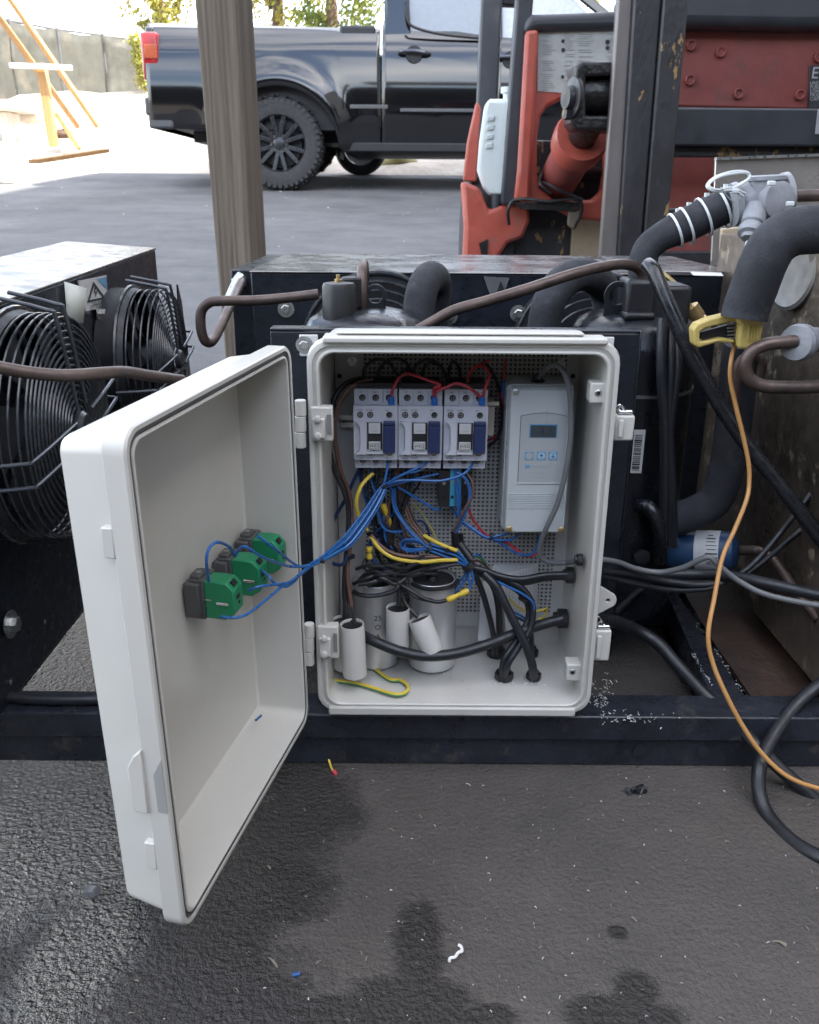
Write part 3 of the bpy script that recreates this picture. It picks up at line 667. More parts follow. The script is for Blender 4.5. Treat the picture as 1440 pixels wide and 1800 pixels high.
# ---- three push button contact blocks on the door, each with a wire tail
GRN = (.0, .0)
def switch_block(px, py, label):
    base = DPX(px, py, -.0485); th = thing('push_button_block', label, 'switch block', base, 'green contact blocks on the door')
    def Lp(a, bz, c): return base + U * a + Vv * bz + Nn * c
    def bx(b, a0, a1, z0, z1, c0, c1): b.add([Lp(a, z, c) for c in (c0, c1) for a, z in ((a0, z0), (a1, z0), (a1, z1), (a0, z1))], [(0, 3, 2, 1), (4, 5, 6, 7), (0, 1, 5, 4), (1, 2, 6, 5), (2, 3, 7, 6), (3, 0, 4, 7)])
    b = B(); bx(b, -.016, .016, -.0155, .0155, 0, .013); bx(b, -.012, .012, -.018, .018, .003, .016); bx(b, -.004, .011, .015, .0215, .004, .0135); b.build('collar', dgrey_p, th, bevel=.0012)
    b = B(); bx(b, .004, .008, .0216, .0232, .008, .012); b.build('collar_screw', zinc, th)
    prof = [(-.0165, .016), (-.0165, .034), (-.0105, .042), (.0105, .042), (.017, .036), (.0178, .026), (.0172, .016)]
    b = B(); b.prism([Lp(-.0075, z, c) for z, c in prof], U * .019); g_ = b.build('contact_block', green_p, th, bevel=.0012)
    b = B(); bx(b, -.003, .0065, .0, .0, 0, 0)
    b = B(); b.prism([Lp(-.001, .0165, .0372), Lp(.0065, .0165, .0372), Lp(.0065, .0125, .0406), Lp(-.001, .0125, .0406)], Nn * .0006 + Vv * .0006); b.build('terminal_window', hole_m, g_)
    b = B(); bx(b, .0, .006, .001, .0045, .042, .0424); bx(b, .0, .003, -.004, -.002, .042, .0424); b.build('side_slot', hole_m, g_)
    b = B(); b.cyl(Lp(.0117, -.0015, .027), Lp(.0117, -.0015, .0375), .0014, 10); b.build('contact_pin', chrome, g_)
    b = B(); b.cyl(Lp(.0117, .001, .017), Lp(.0117, .001, .0225), .0008, 8); b.build('contact_pin', chrome, g_)
    return th
switch_block(339, 1041, 'green contact block nearest the camera, lowest of three on the door')
switch_block(388, 1003, 'middle green contact block of the three on the door')
switch_block(425, 967, 'green contact block farthest from the camera, closest to the hinges')

# ================================================================== CONTACTORS
def contactor():
    t = thing('contactor', 'x', 'contactor', (0, 0, 0), 'contactors in a row on the rail')
    W = .0432
    def px2(x, y): return ((x - 661) * .0435 / 78.5, .0405 - (y - 683) * .081 / 139)
    b = B(); b.box((-W / 2, .0145, -.0432), (W / 2, .058, .039))
    for k in (-1, 1): b.box((k * .0072 - .0004, .0135, .0238), (k * .0072 + .0004, .0148, .0385)); b.box((k * .0072 - .0004, .0135, -.0428), (k * .0072 + .0004, .0148, -.0325))
    b.build('base', contactor_w, t, bevel=.0006)
    b = B(); b.box((-.0195, .0175, .0393), (.0195, .05, .0445)); b.build('terminal_guard', blackp, t, bevel=.0006)
    b = B(); b.box((-W / 2 - .0006, .006, -.0325), (W / 2 + .0006, .0144, .0236)); b.build('housing', contactor_w, t, bevel=.0007)
    # curved raised cheek
    b = B(); loops = []
    for z in np.linspace(-.0248, .0085, 13):
        f = abs((z + .008) / .0168); x0 = -.0205 + (.0045 * (1 - min(1, f) ** 6))
        loops.append([(x0, .0059, z), (x0 + .001, 0, z), (-.0093, 0, z), (-.0093, .0059, z)])
    b.loft(loops, True, True); b.build('cheek', contactor_w, t, angle=50)
    b = B(); b.box((-.0093, .001, -.0248), (.0076, .0058, .0085)); b.build('front_block', contactor_w, t, bevel=.0004)
    a = px2(646, 738); c = px2(673.5, 786); b = B(); b.box((a[0], .0004, c[1]), (c[0], .0009, a[1])); act = b.build('actuator_frame', blackp, t)
    a = px2(649, 739); c = px2(670, 757); B().box((a[0], -.0012, c[1]), (c[0], .0003, a[1])).build('label_plate', label_w, act, bevel=.0002)
    a = px2(653.5, 741.5); c = px2(664.5, 747); b = B(); b.box((a[0], -.0018, c[1]), (c[0], -.0013, a[1])); b.build('label_tab', contactor_w, act)
    a = px2(649, 771.5); c = px2(670, 786); B().box((a[0], -.0012, c[1]), (c[0], .0003, a[1])).build('logo_plate', label_w, act, bevel=.0002)
    a = px2(675.5, 737); c = px2(696.5, 791); b = B(); b.box((a[0], -.0022, c[1]), (c[0], .0055, a[1] - .004)); b.box((a[0], -.001, a[1] - .0036), (c[0], .0055, a[1])); b.build('blue_cover', contactor_b, t, bevel=.0005)
    def screw(x, y, yy, r, dark):
        p = px2(x, y); b = B(); b.lathe((p[0], yy, p[1]), (0, -1, 0), [(0, r), (.0002, r)], 16); o = b.build('screw_well', hole_m, t)
        b = B(); b.lathe((p[0] + (.0004 if dark else 0), yy - .0003, p[1] - (.0006 if dark else 0)), (0, -1, 0), [(0, r * .74), (.0002, r * .7)], 14); b.box((p[0] - r * .55, yy - .00065, p[1] - r * .1), (p[0] + r * .55, yy - .0005, p[1] + r * .1)); b.box((p[0] - r * .1, yy - .00066, p[1] - r * .55), (p[0] + r * .1, yy - .00051, p[1] + r * .55))
        b.m = [0] * (len(b.f) - 12) + [1] * 12
        b.build('terminal_screw', [M('screw_steel_dark', (.2, .2, .2), .4, metal=.8) if dark else zinc, hole_m], o)
    for x in (637, 661, 685): screw(x, 700.5, .0142, .0034, True); screw(x, 812.5, .0142, .0034, True)
    for x, d in ((633.5, False), (651.5, False), (686, True)): screw(x, 727, .0057, .0031, d)
    for x, d in ((634, False), (651.5, False), (686, False)): screw(x, 794, .0057, .003, d)
    def tx(s, x, y, yy, size=.0026): p = px2(x, y); text(s, size, (p[0], yy, p[1]), print_blk, t)
    for s, x in (('5L1', 635), ('3L2', 659), ('5L3', 684)): tx(s, x, 690.5, .0142)
    for s, x in (('13 NO', 632), ('21 NC', 650), ('A1', 681)): tx(s, x, 719, .0057, .0024)
    for s, x in (('14 NO', 633), ('22 NC', 651), ('A2', 681)): tx(s, x, 804, .0057, .0024)
    for s, x in (('2T1', 636), ('4T2', 660), ('6T3', 685)): tx(s, x, 821.5, .0142)
    flush_text()
    p = px2(659.5, 779); text('WEG', .0044, (p[0], -.0014, p[1]), print_blk, act, 'logo'); p = px2(659.5, 752.5); text('CWB09', .0021, (p[0], -.0014, p[1]), print_grey, act, 'type_code'); flush_text()
    b = B(); a = px2(651, 774); c = px2(668, 784)
    b.box((a[0], -.00145, a[1] - .0003), (c[0], -.0013, a[1])); b.box((a[0], -.00145, c[1]), (c[0], -.0013, c[1] + .0003)); b.box((a[0], -.00145, c[1]), (a[0] + .0003, -.0013, a[1])); b.box((c[0] - .0003, -.00145, c[1]), (c[0], -.0013, a[1])); b.build('logo_border', print_blk, act)
    return t
cp = contactor(); YC = .848
labs = ['left contactor of three, beside the brown wire and the hinge', 'middle contactor of the row of three on the rail', 'right contactor of three, next to the grey controller']
for i, (x0, x1, y0, y1) in enumerate(((622, 699, 683, 822), (700, 778, 683, 823), (780, 857, 683, 824))):
    o = cp if i == 0 else copy_tree(cp); a = P(x0, (y0 + y1) / 2, YC + .008); c = P(x1, (y0 + y1) / 2, YC + .008)
    o.location = ((a.x + c.x) / 2, YC, a.z - .0005); o['label'] = 'white three pole contactor with blue cover, ' + labs[i]
# fix the label length: keep it compact
labs2 = ['white contactor with blue cover at the left of the row, beside the brown wire', 'middle white contactor with blue cover between two others', 'white contactor with blue cover at the right of the row, nearest the grey controller']
for o, l in zip([x for x in bpy.data.objects if x.name.startswith('contactor')], labs2): o['label'] = l
# DIN rail
p = P(600, 728, YP - .004); q = P(858, 751, YP - .004)
rl = thing('din_rail', 'horizontal steel rail behind the three contactors', 'mounting rail', (p.x, YP, p.z))
b = B(); h = p.z - q.z; x1 = P(868, 720, .9).x
b.box((p.x, YP - .0085, p.z - .005), (x1, YP - .0072, p.z)); b.box((p.x, YP - .0085, q.z), (x1, YP - .0072, q.z + .005)); b.box((p.x, YP - .002, q.z + .004), (x1, YP - .0008, p.z - .004)); b.build('rail', zinc, rl)
a = P(858, 706, .875); c = P(868, 765, .875); b = B(); b.box((a.x, .872, c.z), (c.x, .9, a.z)); b.box((a.x - .002, .868, a.z - .003), (c.x + .004, .875, a.z + .001)); b.build('end_stop', beige_p, rl, bevel=.0008)
# terminal block
tb = thing('terminal_block', 'small blue and black terminal block under the right contactor', 'terminal block', P(795, 870, .89))
for i, (x0, x1, y0, y1, m_) in enumerate(((771, 790, 826, 890, blackp), (791, 800, 822, 890, term_blue), (801, 810, 822, 890, term_blue), (811, 826, 826, 890, blackp))):
    a = P(x0, y0, .87); c = P(x1, y1, .87); o = B().box((a.x, .868 + .001 * i, c.z), (c.x, .902, a.z)).build('terminal', m_, tb, bevel=.0007)
    for t in (.35, .75):
        zz = a.z + (c.z - a.z) * t; B().lathe(((a.x + c.x) / 2, .8679 + .001 * i, zz), (0, -1, 0), [(0, .0018), (.0003, .0018)], 12).build('clamp_screw', zinc if t < .5 else hole_m, o)

# ================================================================== CONTROLLER
YK = .845
a = P(893, 800, YK); kx0 = P(897, 700, YK).x; kx1 = P(1010, 700, YK).x; kz1 = P(950, 684, YK).z; kz0 = P(950, 937, YK).z
kc = thing('temperature_controller', 'grey digital temperature controller with small display and blue buttons', 'controller', ((kx0 + kx1) / 2, YK, kz0))
kcx, kcz, kw, kh = (kx0 + kx1) / 2, (kz0 + kz1) / 2, kx1 - kx0, kz1 - kz0
def kl(ins, y, r): return [(kcx + x, y, kcz + z) for x, z in rrect(kw - 2 * ins, kh - 2 * ins, r)]
b = B(); b.loft([kl(-.002, YP - .001, .004), kl(-.0015, YK + .016, .004), kl(-.0005, YK + .0155, .004), kl(0, YK + .003, .004), kl(.0015, YK, .004)], True, True); b.build('housing', ctrl_m, kc)
def kp(px, py, y=YK): return P(px, py, y)
# recessed label field with arched top (frame proud), display, buttons
lf = [kp(914, 735), kp(912, 760), kp(909, 848)]
a0 = kp(910, 848); a1 = kp(986, 848); t0 = kp(916, 731); t1 = kp(996, 731); xl, xr = (a0.x + t0.x) / 2, (a1.x + t1.x) / 2 + .0015
arc = [(xl + (xr - xl) * k / 12, YK - .0004, t0.z + .0032 * math.sin(math.pi * k / 12)) for k in range(13)]
b = B(); b.prism([(xr, YK - .0004, a0.z), (xl, YK - .0004, a0.z)] + arc, (0, .0008, 0)); ov = b.build('overlay', ctrl_face, kc)
b = B(); b.tube([(xl, YK - .0004, a0.z), (xl, YK - .0004, t0.z)], .0003, 6, sm=1); b.tube(arc, .0003, 6, sm=1); b.build('overlay_groove', M('groove_dark', (.1, .11, .12), .6), ov)
b = B(); b.box((xl - .001, YK - .0013, a0.z - .0011), (xr + .001, YK + .001, a0.z - .0001)); b.build('overlay_ridge', ctrl_m, kc, bevel=.0004)
a = kp(931, 745); c = kp(979, 769); B().box((a.x, YK - .0009, c.z), (c.x, YK - .0005, a.z)).build('display_bezel', print_blue, ov)
a = kp(933, 747); c = kp(977, 768); ds = B().box((a.x, YK - .0013, c.z), (c.x, YK - .001, a.z)).build('display', lcd, kc)
text('5 1', .0095, (kp(960, 758).x, YK - .0015, kp(955, 758).z), M('lcd_segment', (.012, .016, .02), .4), kc, 'display_digits')
for i, px in enumerate((930, 951.5, 972)):
    p = kp(px, 801); s_ = .0043
    o = B().box((p.x - s_, YK - .0009, p.z - s_), (p.x + s_, YK - .0005, p.z + s_)).build('button', [print_blue, print_blue, print_blue][i], kc, bevel=.0001)
    B().lathe((p.x, YK - .001, p.z), (0, -1, 0), [(0, .0037), (.0002, .0037)], 20).build('button_disc', ctrl_face if i == 0 else M('button_pale_blue', (.34, .5, .58), .5), o)
    if i:
        sg = 1 if i == 1 else -1; z0 = p.z; y0 = YK - .0014
        b = B(); b.prism([(p.x - .0004, y0, z0 - sg * .0026), (p.x + .0004, y0, z0 - sg * .0026), (p.x + .0004, y0, z0 + sg * .001), (p.x - .0004, y0, z0 + sg * .001)], (0, .0001, 0)); b.prism([(p.x - .002, y0 - .0001, z0 + sg * .0002), (p.x + .002, y0 - .0001, z0 + sg * .0002), (p.x, y0 - .0001, z0 + sg * .0026)], (0, .0001, 0)); b.build('arrow', M('arrow_blue', (.04, .13, .3), .5), o)
    else:
        b = B(); 
        for z_ in (.0008, -.0012): b.box((p.x - .0018, YK - .0014, p.z + z_), (p.x + .0018, YK - .0013, p.z + z_ + .0004))
        b.build('set_mark', print_pale, o)
p = kp(927, 819.5); b = B(); b.prism([(p.x - .0022, YK - .0009, p.z - .0018), (p.x + .0012, YK - .0009, p.z - .0018), (p.x + .003, YK - .0009, p.z + .0003), (p.x + .0012, YK - .0009, p.z + .0018), (p.x - .0022, YK - .0009, p.z + .0018)], (0, .0003, 0)); b.build('maker_mark', print_blue, kc)
text('Ranco', .0042, (kp(935, 819.5).x, YK - .0007, p.z), print_pale, kc, rot=(R(90), 0, 0), ax='LEFT', sx=1.8)
text('Electronic', .0026, (kp(946, 831).x, YK - .0007, kp(946, 831).z), print_pale, kc); text('Temperature Control', .0024, (kp(947, 838.5).x, YK - .0007, kp(947, 838.5).z), print_pale, kc); flush_text()
for k in range(9):
    z = kp(940, 868).z - k * .00192; B().box((kx0 + .003, YK - .0007, z - .0005), (kx1 - .003, YK + .001, z + .0005)).build('grip_rib', ctrl_m, kc, bevel=.0003)
for px, py in ((907, 689), (1003, 689), (895, 930), (987, 931)):
    pos_ = kp(px, py); pos_.x = min(max(pos_.x, kx0 + .004), kx1 - .004)
    B().lathe(pos_ - Vector((0, -.0001, 0)), (0, -1, 0), [(0, .0034), (.0008, .0032), (.0014, .0022), (.0016, .001)], 16).build('cover_screw', brass if py > 900 else zinc, kc)
kg = Vector((kp(953, 672).x, YK + .03, kz1 + .001)); B().lathe(kg, (0, 0, 1), [(0, .0075), (.001, .0075), (.003, .005), (.007, .0045)], 18).build('cable_gland', blackp, kc)

# ================================================================== CAPACITORS
def bigcap(pxl, pxr, pytop, Yc, label):
    a = P(pxl, pytop, Yc); c = P(pxr, pytop, Yc); r = (c.x - a.x) / 2; x = (a.x + c.x) / 2; zt = a.z
    t = thing('capacitor', label, 'capacitor', (x, Yc, FZ), 'large aluminium capacitors')
    b = B(); b.lathe((x, Yc, FZ + .001), (0, 0, 1), [(0, r * .9), (.002, r), (zt - FZ - .006, r), (zt - FZ - .004, r * 1.02), (zt - FZ - .002, r * 1.02), (zt - FZ - .001, r * .97), (zt - FZ - .0035, r * .93)], 40); b.build('can', alu, t)
    b = B(); b.lathe((x, Yc, zt - .004), (0, 0, 1), [(0, r * .9), (.002, r * .85)], 30); b.build('lid', blackp, t)
    b = B(); b.lathe((x - r * .05, Yc - r * .1, zt - .002), (0, 0, 1), [(0, .007), (.003, .0065), (.005, .005), (.009, .006), (.013, .006)], 14); b.build('terminal', blackp, t)
    return t, x, r, zt
c1, cx1, cr1, cz1 = bigcap(623, 701, 1016, .872, 'big bare aluminium capacitor at left with printed symbols, behind the grey cans')
c2, cx2, cr2, cz2 = bigcap(719, 804, 1013, .868, 'big shiny aluminium capacitor at right, behind the tilted grey can')
Xm = lambda ang, z, cx, cy, r: Matrix.Translation((cx + r * math.sin(ang), cy - r * math.cos(ang), z)) @ Matrix.Rotation(ang, 4, 'Z') @ Matrix.Rotation(R(90), 4, 'X')
for s, z in (('25', .144), ('O', .133), ('A', .122), ('C.E.R', .113)):
    text(s, .0085 if len(s) < 3 else .005, (0, 0, 0), print_blk, c1, mtx=Xm(R(5), z + .012, cx1, .872, cr1 + .0004))
flush_text()
def smallcap(top, bot, r, label):
    top, bot = Vector(top), Vector(bot); L = (bot - top).length; ax = (bot - top).normalized()
    t = thing('small_capacitor', label, 'capacitor', bot, 'small grey capacitors')
    b = B(); b.lathe(top, ax, [(.004, r * .86), (0, r * .88), (-.0004, r * .96), (.001, r), (L - .001, r), (L, r * .94)], 28); b.build('case', capgrey, t)
    b = B(); b.lathe(top + ax * .0025, ax, [(0, r * .87), (.001, r * .87)], 24); b.build('potting', blackp, t)
    b = B(); b.cyl(bot, bot + ax * .007, .0022, 12); b.build('stud', zinc, t)
    return t
sc = smallcap
sc(P(619, 1097, .815), P(624, 1186, .815), .0128, 'grey capacitor standing in front at the lower left corner, metal stud showing')
sc(P(603, 1090, .836), P(606, 1172, .836), .0126, 'grey capacitor mostly hidden behind another at the lower left corner')
sc(P(699.5, 1068, .838), P(699, 1138, .838), .0128, 'upright grey capacitor between the two aluminium cans')
sc(P(737, 1087, .832), P(760, 1145, .825), .0125, 'tilted grey capacitor leaning against the right aluminium can')

# ================================================================== WIRES
def harness(name, label, cat, wires, group=None, loc=None):
    t = thing(name, label, cat, loc or wires[0][0][0] if isinstance(wires[0][0][0], Vector) else P(*wires[0][0][0]), group)
    for wr in wires:
        pts, r, m_ = wr[:3]; nm = wr[3] if len(wr) > 3 else 'wire'
        B().tube(Q(*pts), r, 10 if r > .002 else 8, 6).build(nm, m_, t)
    return t
def single(name, label, cat, pts, r, m_, group=None, n=12):
    o = B().tube(Q(*pts), r, n, 8).build(name, m_); return tag(o, label, cat, group)
def tie(parent, px, py, Y, r, ax=(1, 0, 0), mat=blackp, wd=.0012, nm='cable_tie'):
    p = P(px, py, Y) if not isinstance(px, Vector) else px; a = Vector(ax).normalized(); x = a.orthogonal().normalized()
    b = B(); b.lathe(p - a * wd, a, [(0, r * .9), (0, r), (wd * 2, r), (wd * 2, r * .9)], 12); b.box(p + Vector((-.0014, -r - .0012, -.0014)), p + Vector((.0014, -r + .001, .0014))); b.build(nm, mat, parent)
D = DPX
W1 = .00135
bl = thing('blue_wire_bundle', 'bundle of bright blue wires tied together running from the contactors out to the door blocks', 'wire bundle', P(620, 930, .84))
def wb(parent, pts, r=W1, m_=blue_w, nm='wire'): return B().tube(Q(*pts), r, 8, 6).build(nm, m_, parent)
for k in range(6):
    dx = (k - 2.5); oy = (k % 2) * .0035
    wb(bl, [(675 + dx * .8, 853, .853), (668 + dx * 3.2, 868, .846 + oy), (646 + dx * 4.4, 905, .832 + oy), (612 + dx * 3.2, 950 + dx * 2.5, .812 + oy), (588 + dx * 1.2, 968 + dx * 2.5, .795 + oy), (566 + dx * .3, 983 + dx * 1.5, .776 + oy * .5), (545, 994 + dx, .755)], .00115, (blue_w, blue_l, blue_w, blue_d, blue_l, blue_w)[k])
tie(bl, 675, 854, .853, .0042, (.5, .2, -1)); tie(bl, 566, 984, .776, .0042, (1, .3, .6))
for pts in ([(545, 993, .755), D(522, 994, .008), D(489, 969, .008), D(453, 942, -.002)],
            [(545, 995, .755), D(511, 996, .012), D(478, 986, .012), D(456, 976, .01), D(431, 961, .004), D(420, 966, -.002), D(413, 978, -.006)],
            [D(413, 978, -.006), D(404, 962, -.004), D(384, 953, -.004), D(369, 962, -.005), D(363, 985, -.006), D(367, 1022, -.01)],
            [(545, 996, .755), (533, 1004, .74), D(511, 1022, .014), D(489, 1027, .013), D(456, 1031, .006), D(438, 1038, -.003)],
            [(545, 997, .755), (533, 1006, .74), D(513, 1022, .013), D(496, 1031, .014), D(456, 1064, .008), D(433, 1080, .004), D(411, 1086, -.002), D(389, 1084, -.008)],
            [D(455, 998, -.012), D(471, 1012, .004), D(484, 1026, .01), D(504, 1031, .015), D(522, 1018, .012)]):
    wb(bl, pts, .00125)
for pts in ([(682, 812, .862), (680, 828, .858), (675, 853, .853)], [(752, 812, .862), (730, 824, .855), (700, 838, .853), (675, 853, .853)], [(760, 815, .868), (735, 828, .864), (710, 834, .86), (677, 854, .855)],
            [(832, 814, .862), (815, 833, .852), (776, 845, .851), (729, 844, .852), (696, 846, .853), (675, 855, .854)], [(797, 815, .87), (785, 828, .872), (740, 840, .866), (700, 850, .86), (677, 856, .857)]):
    wb(bl, pts)
# wires descending from the contactors into the main harness
mh = thing('main_harness', 'tangled harness of blue, brown and black wires looping down the middle of the back plate', 'wire harness', P(760, 960, .87))
for pts, m_ in (([(667, 866, .858), (663, 891, .86), (669, 919, .862), (680, 932, .862), (699, 935, .866), (716, 931, .87)], blue_w), ([(670, 866, .86), (667, 893, .864), (674, 921, .866), (690, 929, .868), (712, 926, .874), (726, 918, .88), (742, 916, .882), (752, 930, .88), (755, 945, .88)], dblue_w),
        ([(691, 858, .868), (690, 880, .866), (697, 902, .864), (715, 928, .86), (730, 945, .858), (745, 957, .856), (757, 964, .855)], blue_w), ([(695, 858, .87), (694, 880, .868), (701, 903, .866), (719, 930, .862), (736, 947, .86), (757, 966, .856)], blue_w),
        ([(699, 856, .87), (699, 882, .872), (709, 910, .87), (726, 934, .866), (746, 956, .858), (760, 966, .856)], black_w), ([(705, 851, .874), (708, 880, .873), (719, 915, .87), (735, 937, .866), (752, 958, .86)], brown_w),
        ([(709, 848, .878), (712, 880, .876), (724, 914, .872), (741, 938, .866), (755, 958, .86)], brown_w), ([(713, 830, .885), (716, 880, .88), (728, 912, .874), (744, 936, .868), (757, 957, .862)], black_w),
        ([(690, 840, .89), (688, 880, .884), (690, 910, .88), (700, 940, .875), (722, 960, .866), (752, 968, .858)], black_w), ([(680, 845, .89), (676, 880, .888), (680, 930, .88), (694, 965, .872), (705, 975, .87)], black_w),
        ([(657, 840, .885), (655, 880, .886), (664, 925, .88), (676, 950, .876), (690, 985, .87), (688, 1002, .868)], black_w), ([(648, 835, .89), (646, 880, .888), (655, 920, .884), (668, 945, .88), (678, 968, .878)], dblue_w), ([(661, 838, .888), (664, 880, .884), (668, 915, .876), (684, 945, .87), (686, 968, .87)], blue_w),
        ([(752, 964, .856), (736, 951, .853), (717, 948, .854), (707, 952, .856), (705, 961, .857), (717, 969, .856), (733, 968, .855), (752, 965, .855)], blue_w), ([(752, 962, .858), (737, 954, .856), (720, 952, .857), (712, 956, .858), (713, 964, .857), (728, 965, .857), (752, 963, .857)], blue_w)):
    wb(mh, pts, .0013, m_)
for k, m_ in enumerate((blue_w, blue_w, dblue_w, blue_w, black_w, brown_w, blue_w, black_w)):
    d_ = (k - 3.5) * 2.0; e_ = .003 * (k % 3)
    wb(mh, [(752, 962 + d_ * .9, .857 + e_), (780, 971 + d_ * 1.2, .853 + e_), (803, 979 + d_ * 1.4, .851 + e_), (822, 994 + d_ * .5, .85 + e_)], .0013, m_)
for pts, m_ in (([(820, 993, .85), (832, 980, .86), (842, 975, .87), (850, 985, .88)], blue_w), ([(822, 992, .85), (838, 985, .866), (852, 993, .88), (860, 1000, .885)], brown_w), ([(824, 990, .85), (838, 978, .866), (856, 992, .88)], green_w), ([(826, 998, .848), (824, 1018, .846), (828, 1030, .846), (822, 1040, .844)], blue_w), ([(824, 998, .85), (818, 1020, .85), (806, 1035, .85), (800, 1045, .853)], blue_w), ([(822, 1000, .85), (814, 1015, .852), (803, 1028, .856), (797, 1042, .858)], blue_w), ([(828, 1000, .848), (832, 1018, .846), (826, 1034, .846)], blue_w)):
    wb(mh, pts, .00125, m_)
rw_ = random.Random(21)
for k in range(16):
    x0 = rw_.choice((634, 642, 650, 660, 668, 688, 694, 700, 712, 722, 736)) + rw_.uniform(-3, 3); m_ = (blue_w, black_w, dblue_w, black_w, blue_d, brown_w)[k % 6]
    x1 = rw_.uniform(650, 720); e_ = rw_.uniform(.868, .893)
    wb(mh, [(x0, 818, .878), (x0 + rw_.uniform(-6, 6), 850, e_), (x0 * .6 + x1 * .4 + rw_.uniform(-12, 12), 900, e_ - .004), (x1 + rw_.uniform(-10, 10), 950, e_ - .008), (x1 + rw_.uniform(0, 30), 985 + rw_.uniform(-10, 14), .868), (x1 + rw_.uniform(20, 70), 996 + rw_.uniform(-8, 8), .862)], rw_.choice((.0012, .0014, .0018)), m_)
for k in range(7):
    a_ = rw_.uniform(625, 660); y_ = rw_.uniform(985, 1040)
    wb(mh, [(a_, y_, .85), (a_ + 22, y_ - rw_.uniform(-4, 14), .842), (a_ + 50, y_ + rw_.uniform(-12, 6), .843), (a_ + 78, y_ - rw_.uniform(0, 22), .85), (a_ + 120, y_ - rw_.uniform(10, 26), .856)], rw_.choice((.0016, .002, .0024)), black_w)
tie(mh, 753, 964, .856, .0062, (1, 0, -.5)); tie(mh, 824, 995, .85, .0075, (.7, 0, -.7), wd=.003); tie(mh, 787, 964, .852, .004, (1, 0, -.4)); tie(mh, 653, 940, .878, .005, (.2, 0, 1))
b = B(); b.cyl(P(808, 955, .862), P(830, 985, .853), .0042, 12); b.build('sleeve', blackp, mh)
# yellow green earth wires
ew = thing('earth_wires', 'yellow earth wires curving through the middle of the wiring', 'wires', P(700, 985, .86))
for pts, r, m_ in (([(656, 832, .872), (636, 853, .862), (627, 879, .858), (630, 905, .862), (645, 932, .868)], .0021, yellow_w), ([(652, 943, .866), (665, 962, .858), (682, 976, .854), (704, 984, .852), (741, 988, .85), (775, 985, .85), (805, 984, .852)], .0021, yellow_w),
                   ([(651, 943, .868), (663, 963, .8605), (681, 978, .8565), (704, 986.5, .8545), (741, 991, .8525), (775, 988, .8525)], .0014, green_w), ([(745, 941, .862), (765, 952, .856), (785, 961, .851), (803, 968, .85)], .0021, yellow_w), ([(721, 885, .892), (736, 894, .888), (750, 915, .88), (760, 932, .872), (767, 950, .862)], .0013, olive_w)):
    wb(ew, pts, r, m_)
single('brown_wire', 'thick brown wire lying above the yellow earth wire in the middle', 'wire', [(652, 940, .866), (668, 958, .862), (685, 970, .858), (710, 977, .856), (745, 979, .856), (785, 978, .856)], .0021, brown_w)
# left feed
single('brown_wire', 'brown wire running from the left contactor down the left side wall', 'wire', [(655, 668, .878), (640, 670, .872), (618, 680, .866), (600, 701, .862), (590, 735, .862), (590, 780, .866), (600, 830, .87), (614, 865, .872), (618, 900, .868), (617, 950, .856), (611, 1000, .848), (615, 1045, .842), (622, 1085, .836)], .0022, brown_w)
single('black_wire', 'thick black wire running down the left side of the enclosure beside the brown wire', 'wire', [(634, 666, .882), (612, 672, .876), (594, 690, .872), (584, 715, .868), (578, 750, .866), (578, 785, .866), (588, 825, .866), (606, 866, .864), (613, 900, .862), (612, 945, .856), (607, 1000, .85), (606, 1045, .845), (612, 1090, .838)], .0028, black_w)
single('dark_blue_wire', 'dark blue wire crossing behind the black wire at the left wall', 'wire', [(632, 824, .875), (622, 845, .878), (606, 880, .88), (588, 912, .878), (579, 945, .872), (577, 975, .862), (585, 990, .85), (603, 992, .845), (612, 975, .848)], .0019, dblue_w)
hb = thing('capacitor_leads', 'thick bunch of black leads going into the small grey capacitors at left', 'wires', P(610, 1060, .84))
for k in range(5): wb(hb, [(604 + k * 2, 1030, .85), (606 + k * 3, 1060, .842), (604 + k * 5, 1098, .836 - .004 * k)], .002, black_w)
tie(hb, 616, 978, .852, .005, (0, 0, 1))
# black arcs above the contactors
at = thing('jumper_leads', 'dark jumper leads arching over the tops of the three contactors', 'wires', P(740, 640, .885))
for pts in ([(639, 668, .88), (641, 650, .884), (652, 636, .887), (668, 632, .888), (686, 640, .886), (703, 668, .88)], [(664, 668, .88), (667, 650, .886), (680, 635, .89), (700, 631, .89), (716, 640, .888), (726, 668, .88)], [(726, 668, .88), (730, 645, .885), (743, 634, .888), (757, 633, .888), (776, 645, .886), (786, 668, .88)], [(742, 668, .88), (745, 648, .888), (757, 637, .892), (772, 642, .892)], [(788, 668, .88), (791, 645, .888), (797, 636, .89), (806, 645, .888), (810, 668, .88)],
            [(850, 634, .89), (866, 655, .886), (879, 690, .884), (883, 735, .884), (874, 770, .886), (858, 785, .888)], [(700, 668, .88), (712, 650, .886), (722, 668, .88)]):
    wb(at, pts, .0017, black_w)
rw = thing('red_jumpers', 'bright red jumper wires with blue crimp ferrules linking the contactor tops', 'wires', P(764, 680, .86))
for pts in ([(688, 700, .862), (691, 684, .856), (699, 668, .854), (707, 660, .854), (719, 657, .854), (752, 668, .852), (774, 677, .85), (763, 683, .852), (764, 700, .86)], [(764, 698, .86), (768, 687, .853), (785, 681, .85), (803, 674, .851), (825, 682, .851), (845, 698, .86)], [(849, 698, .86), (853, 682, .855), (860, 664, .856), (857, 650, .862), (845, 644, .87), (832, 647, .874), (824, 660, .876), (822, 678, .872)], [(862, 633, .884), (845, 640, .882), (830, 650, .878), (823, 664, .878)], [(889, 630, .888), (887, 648, .888), (886, 672, .886)]):
    wb(rw, pts, .0015, red_w)
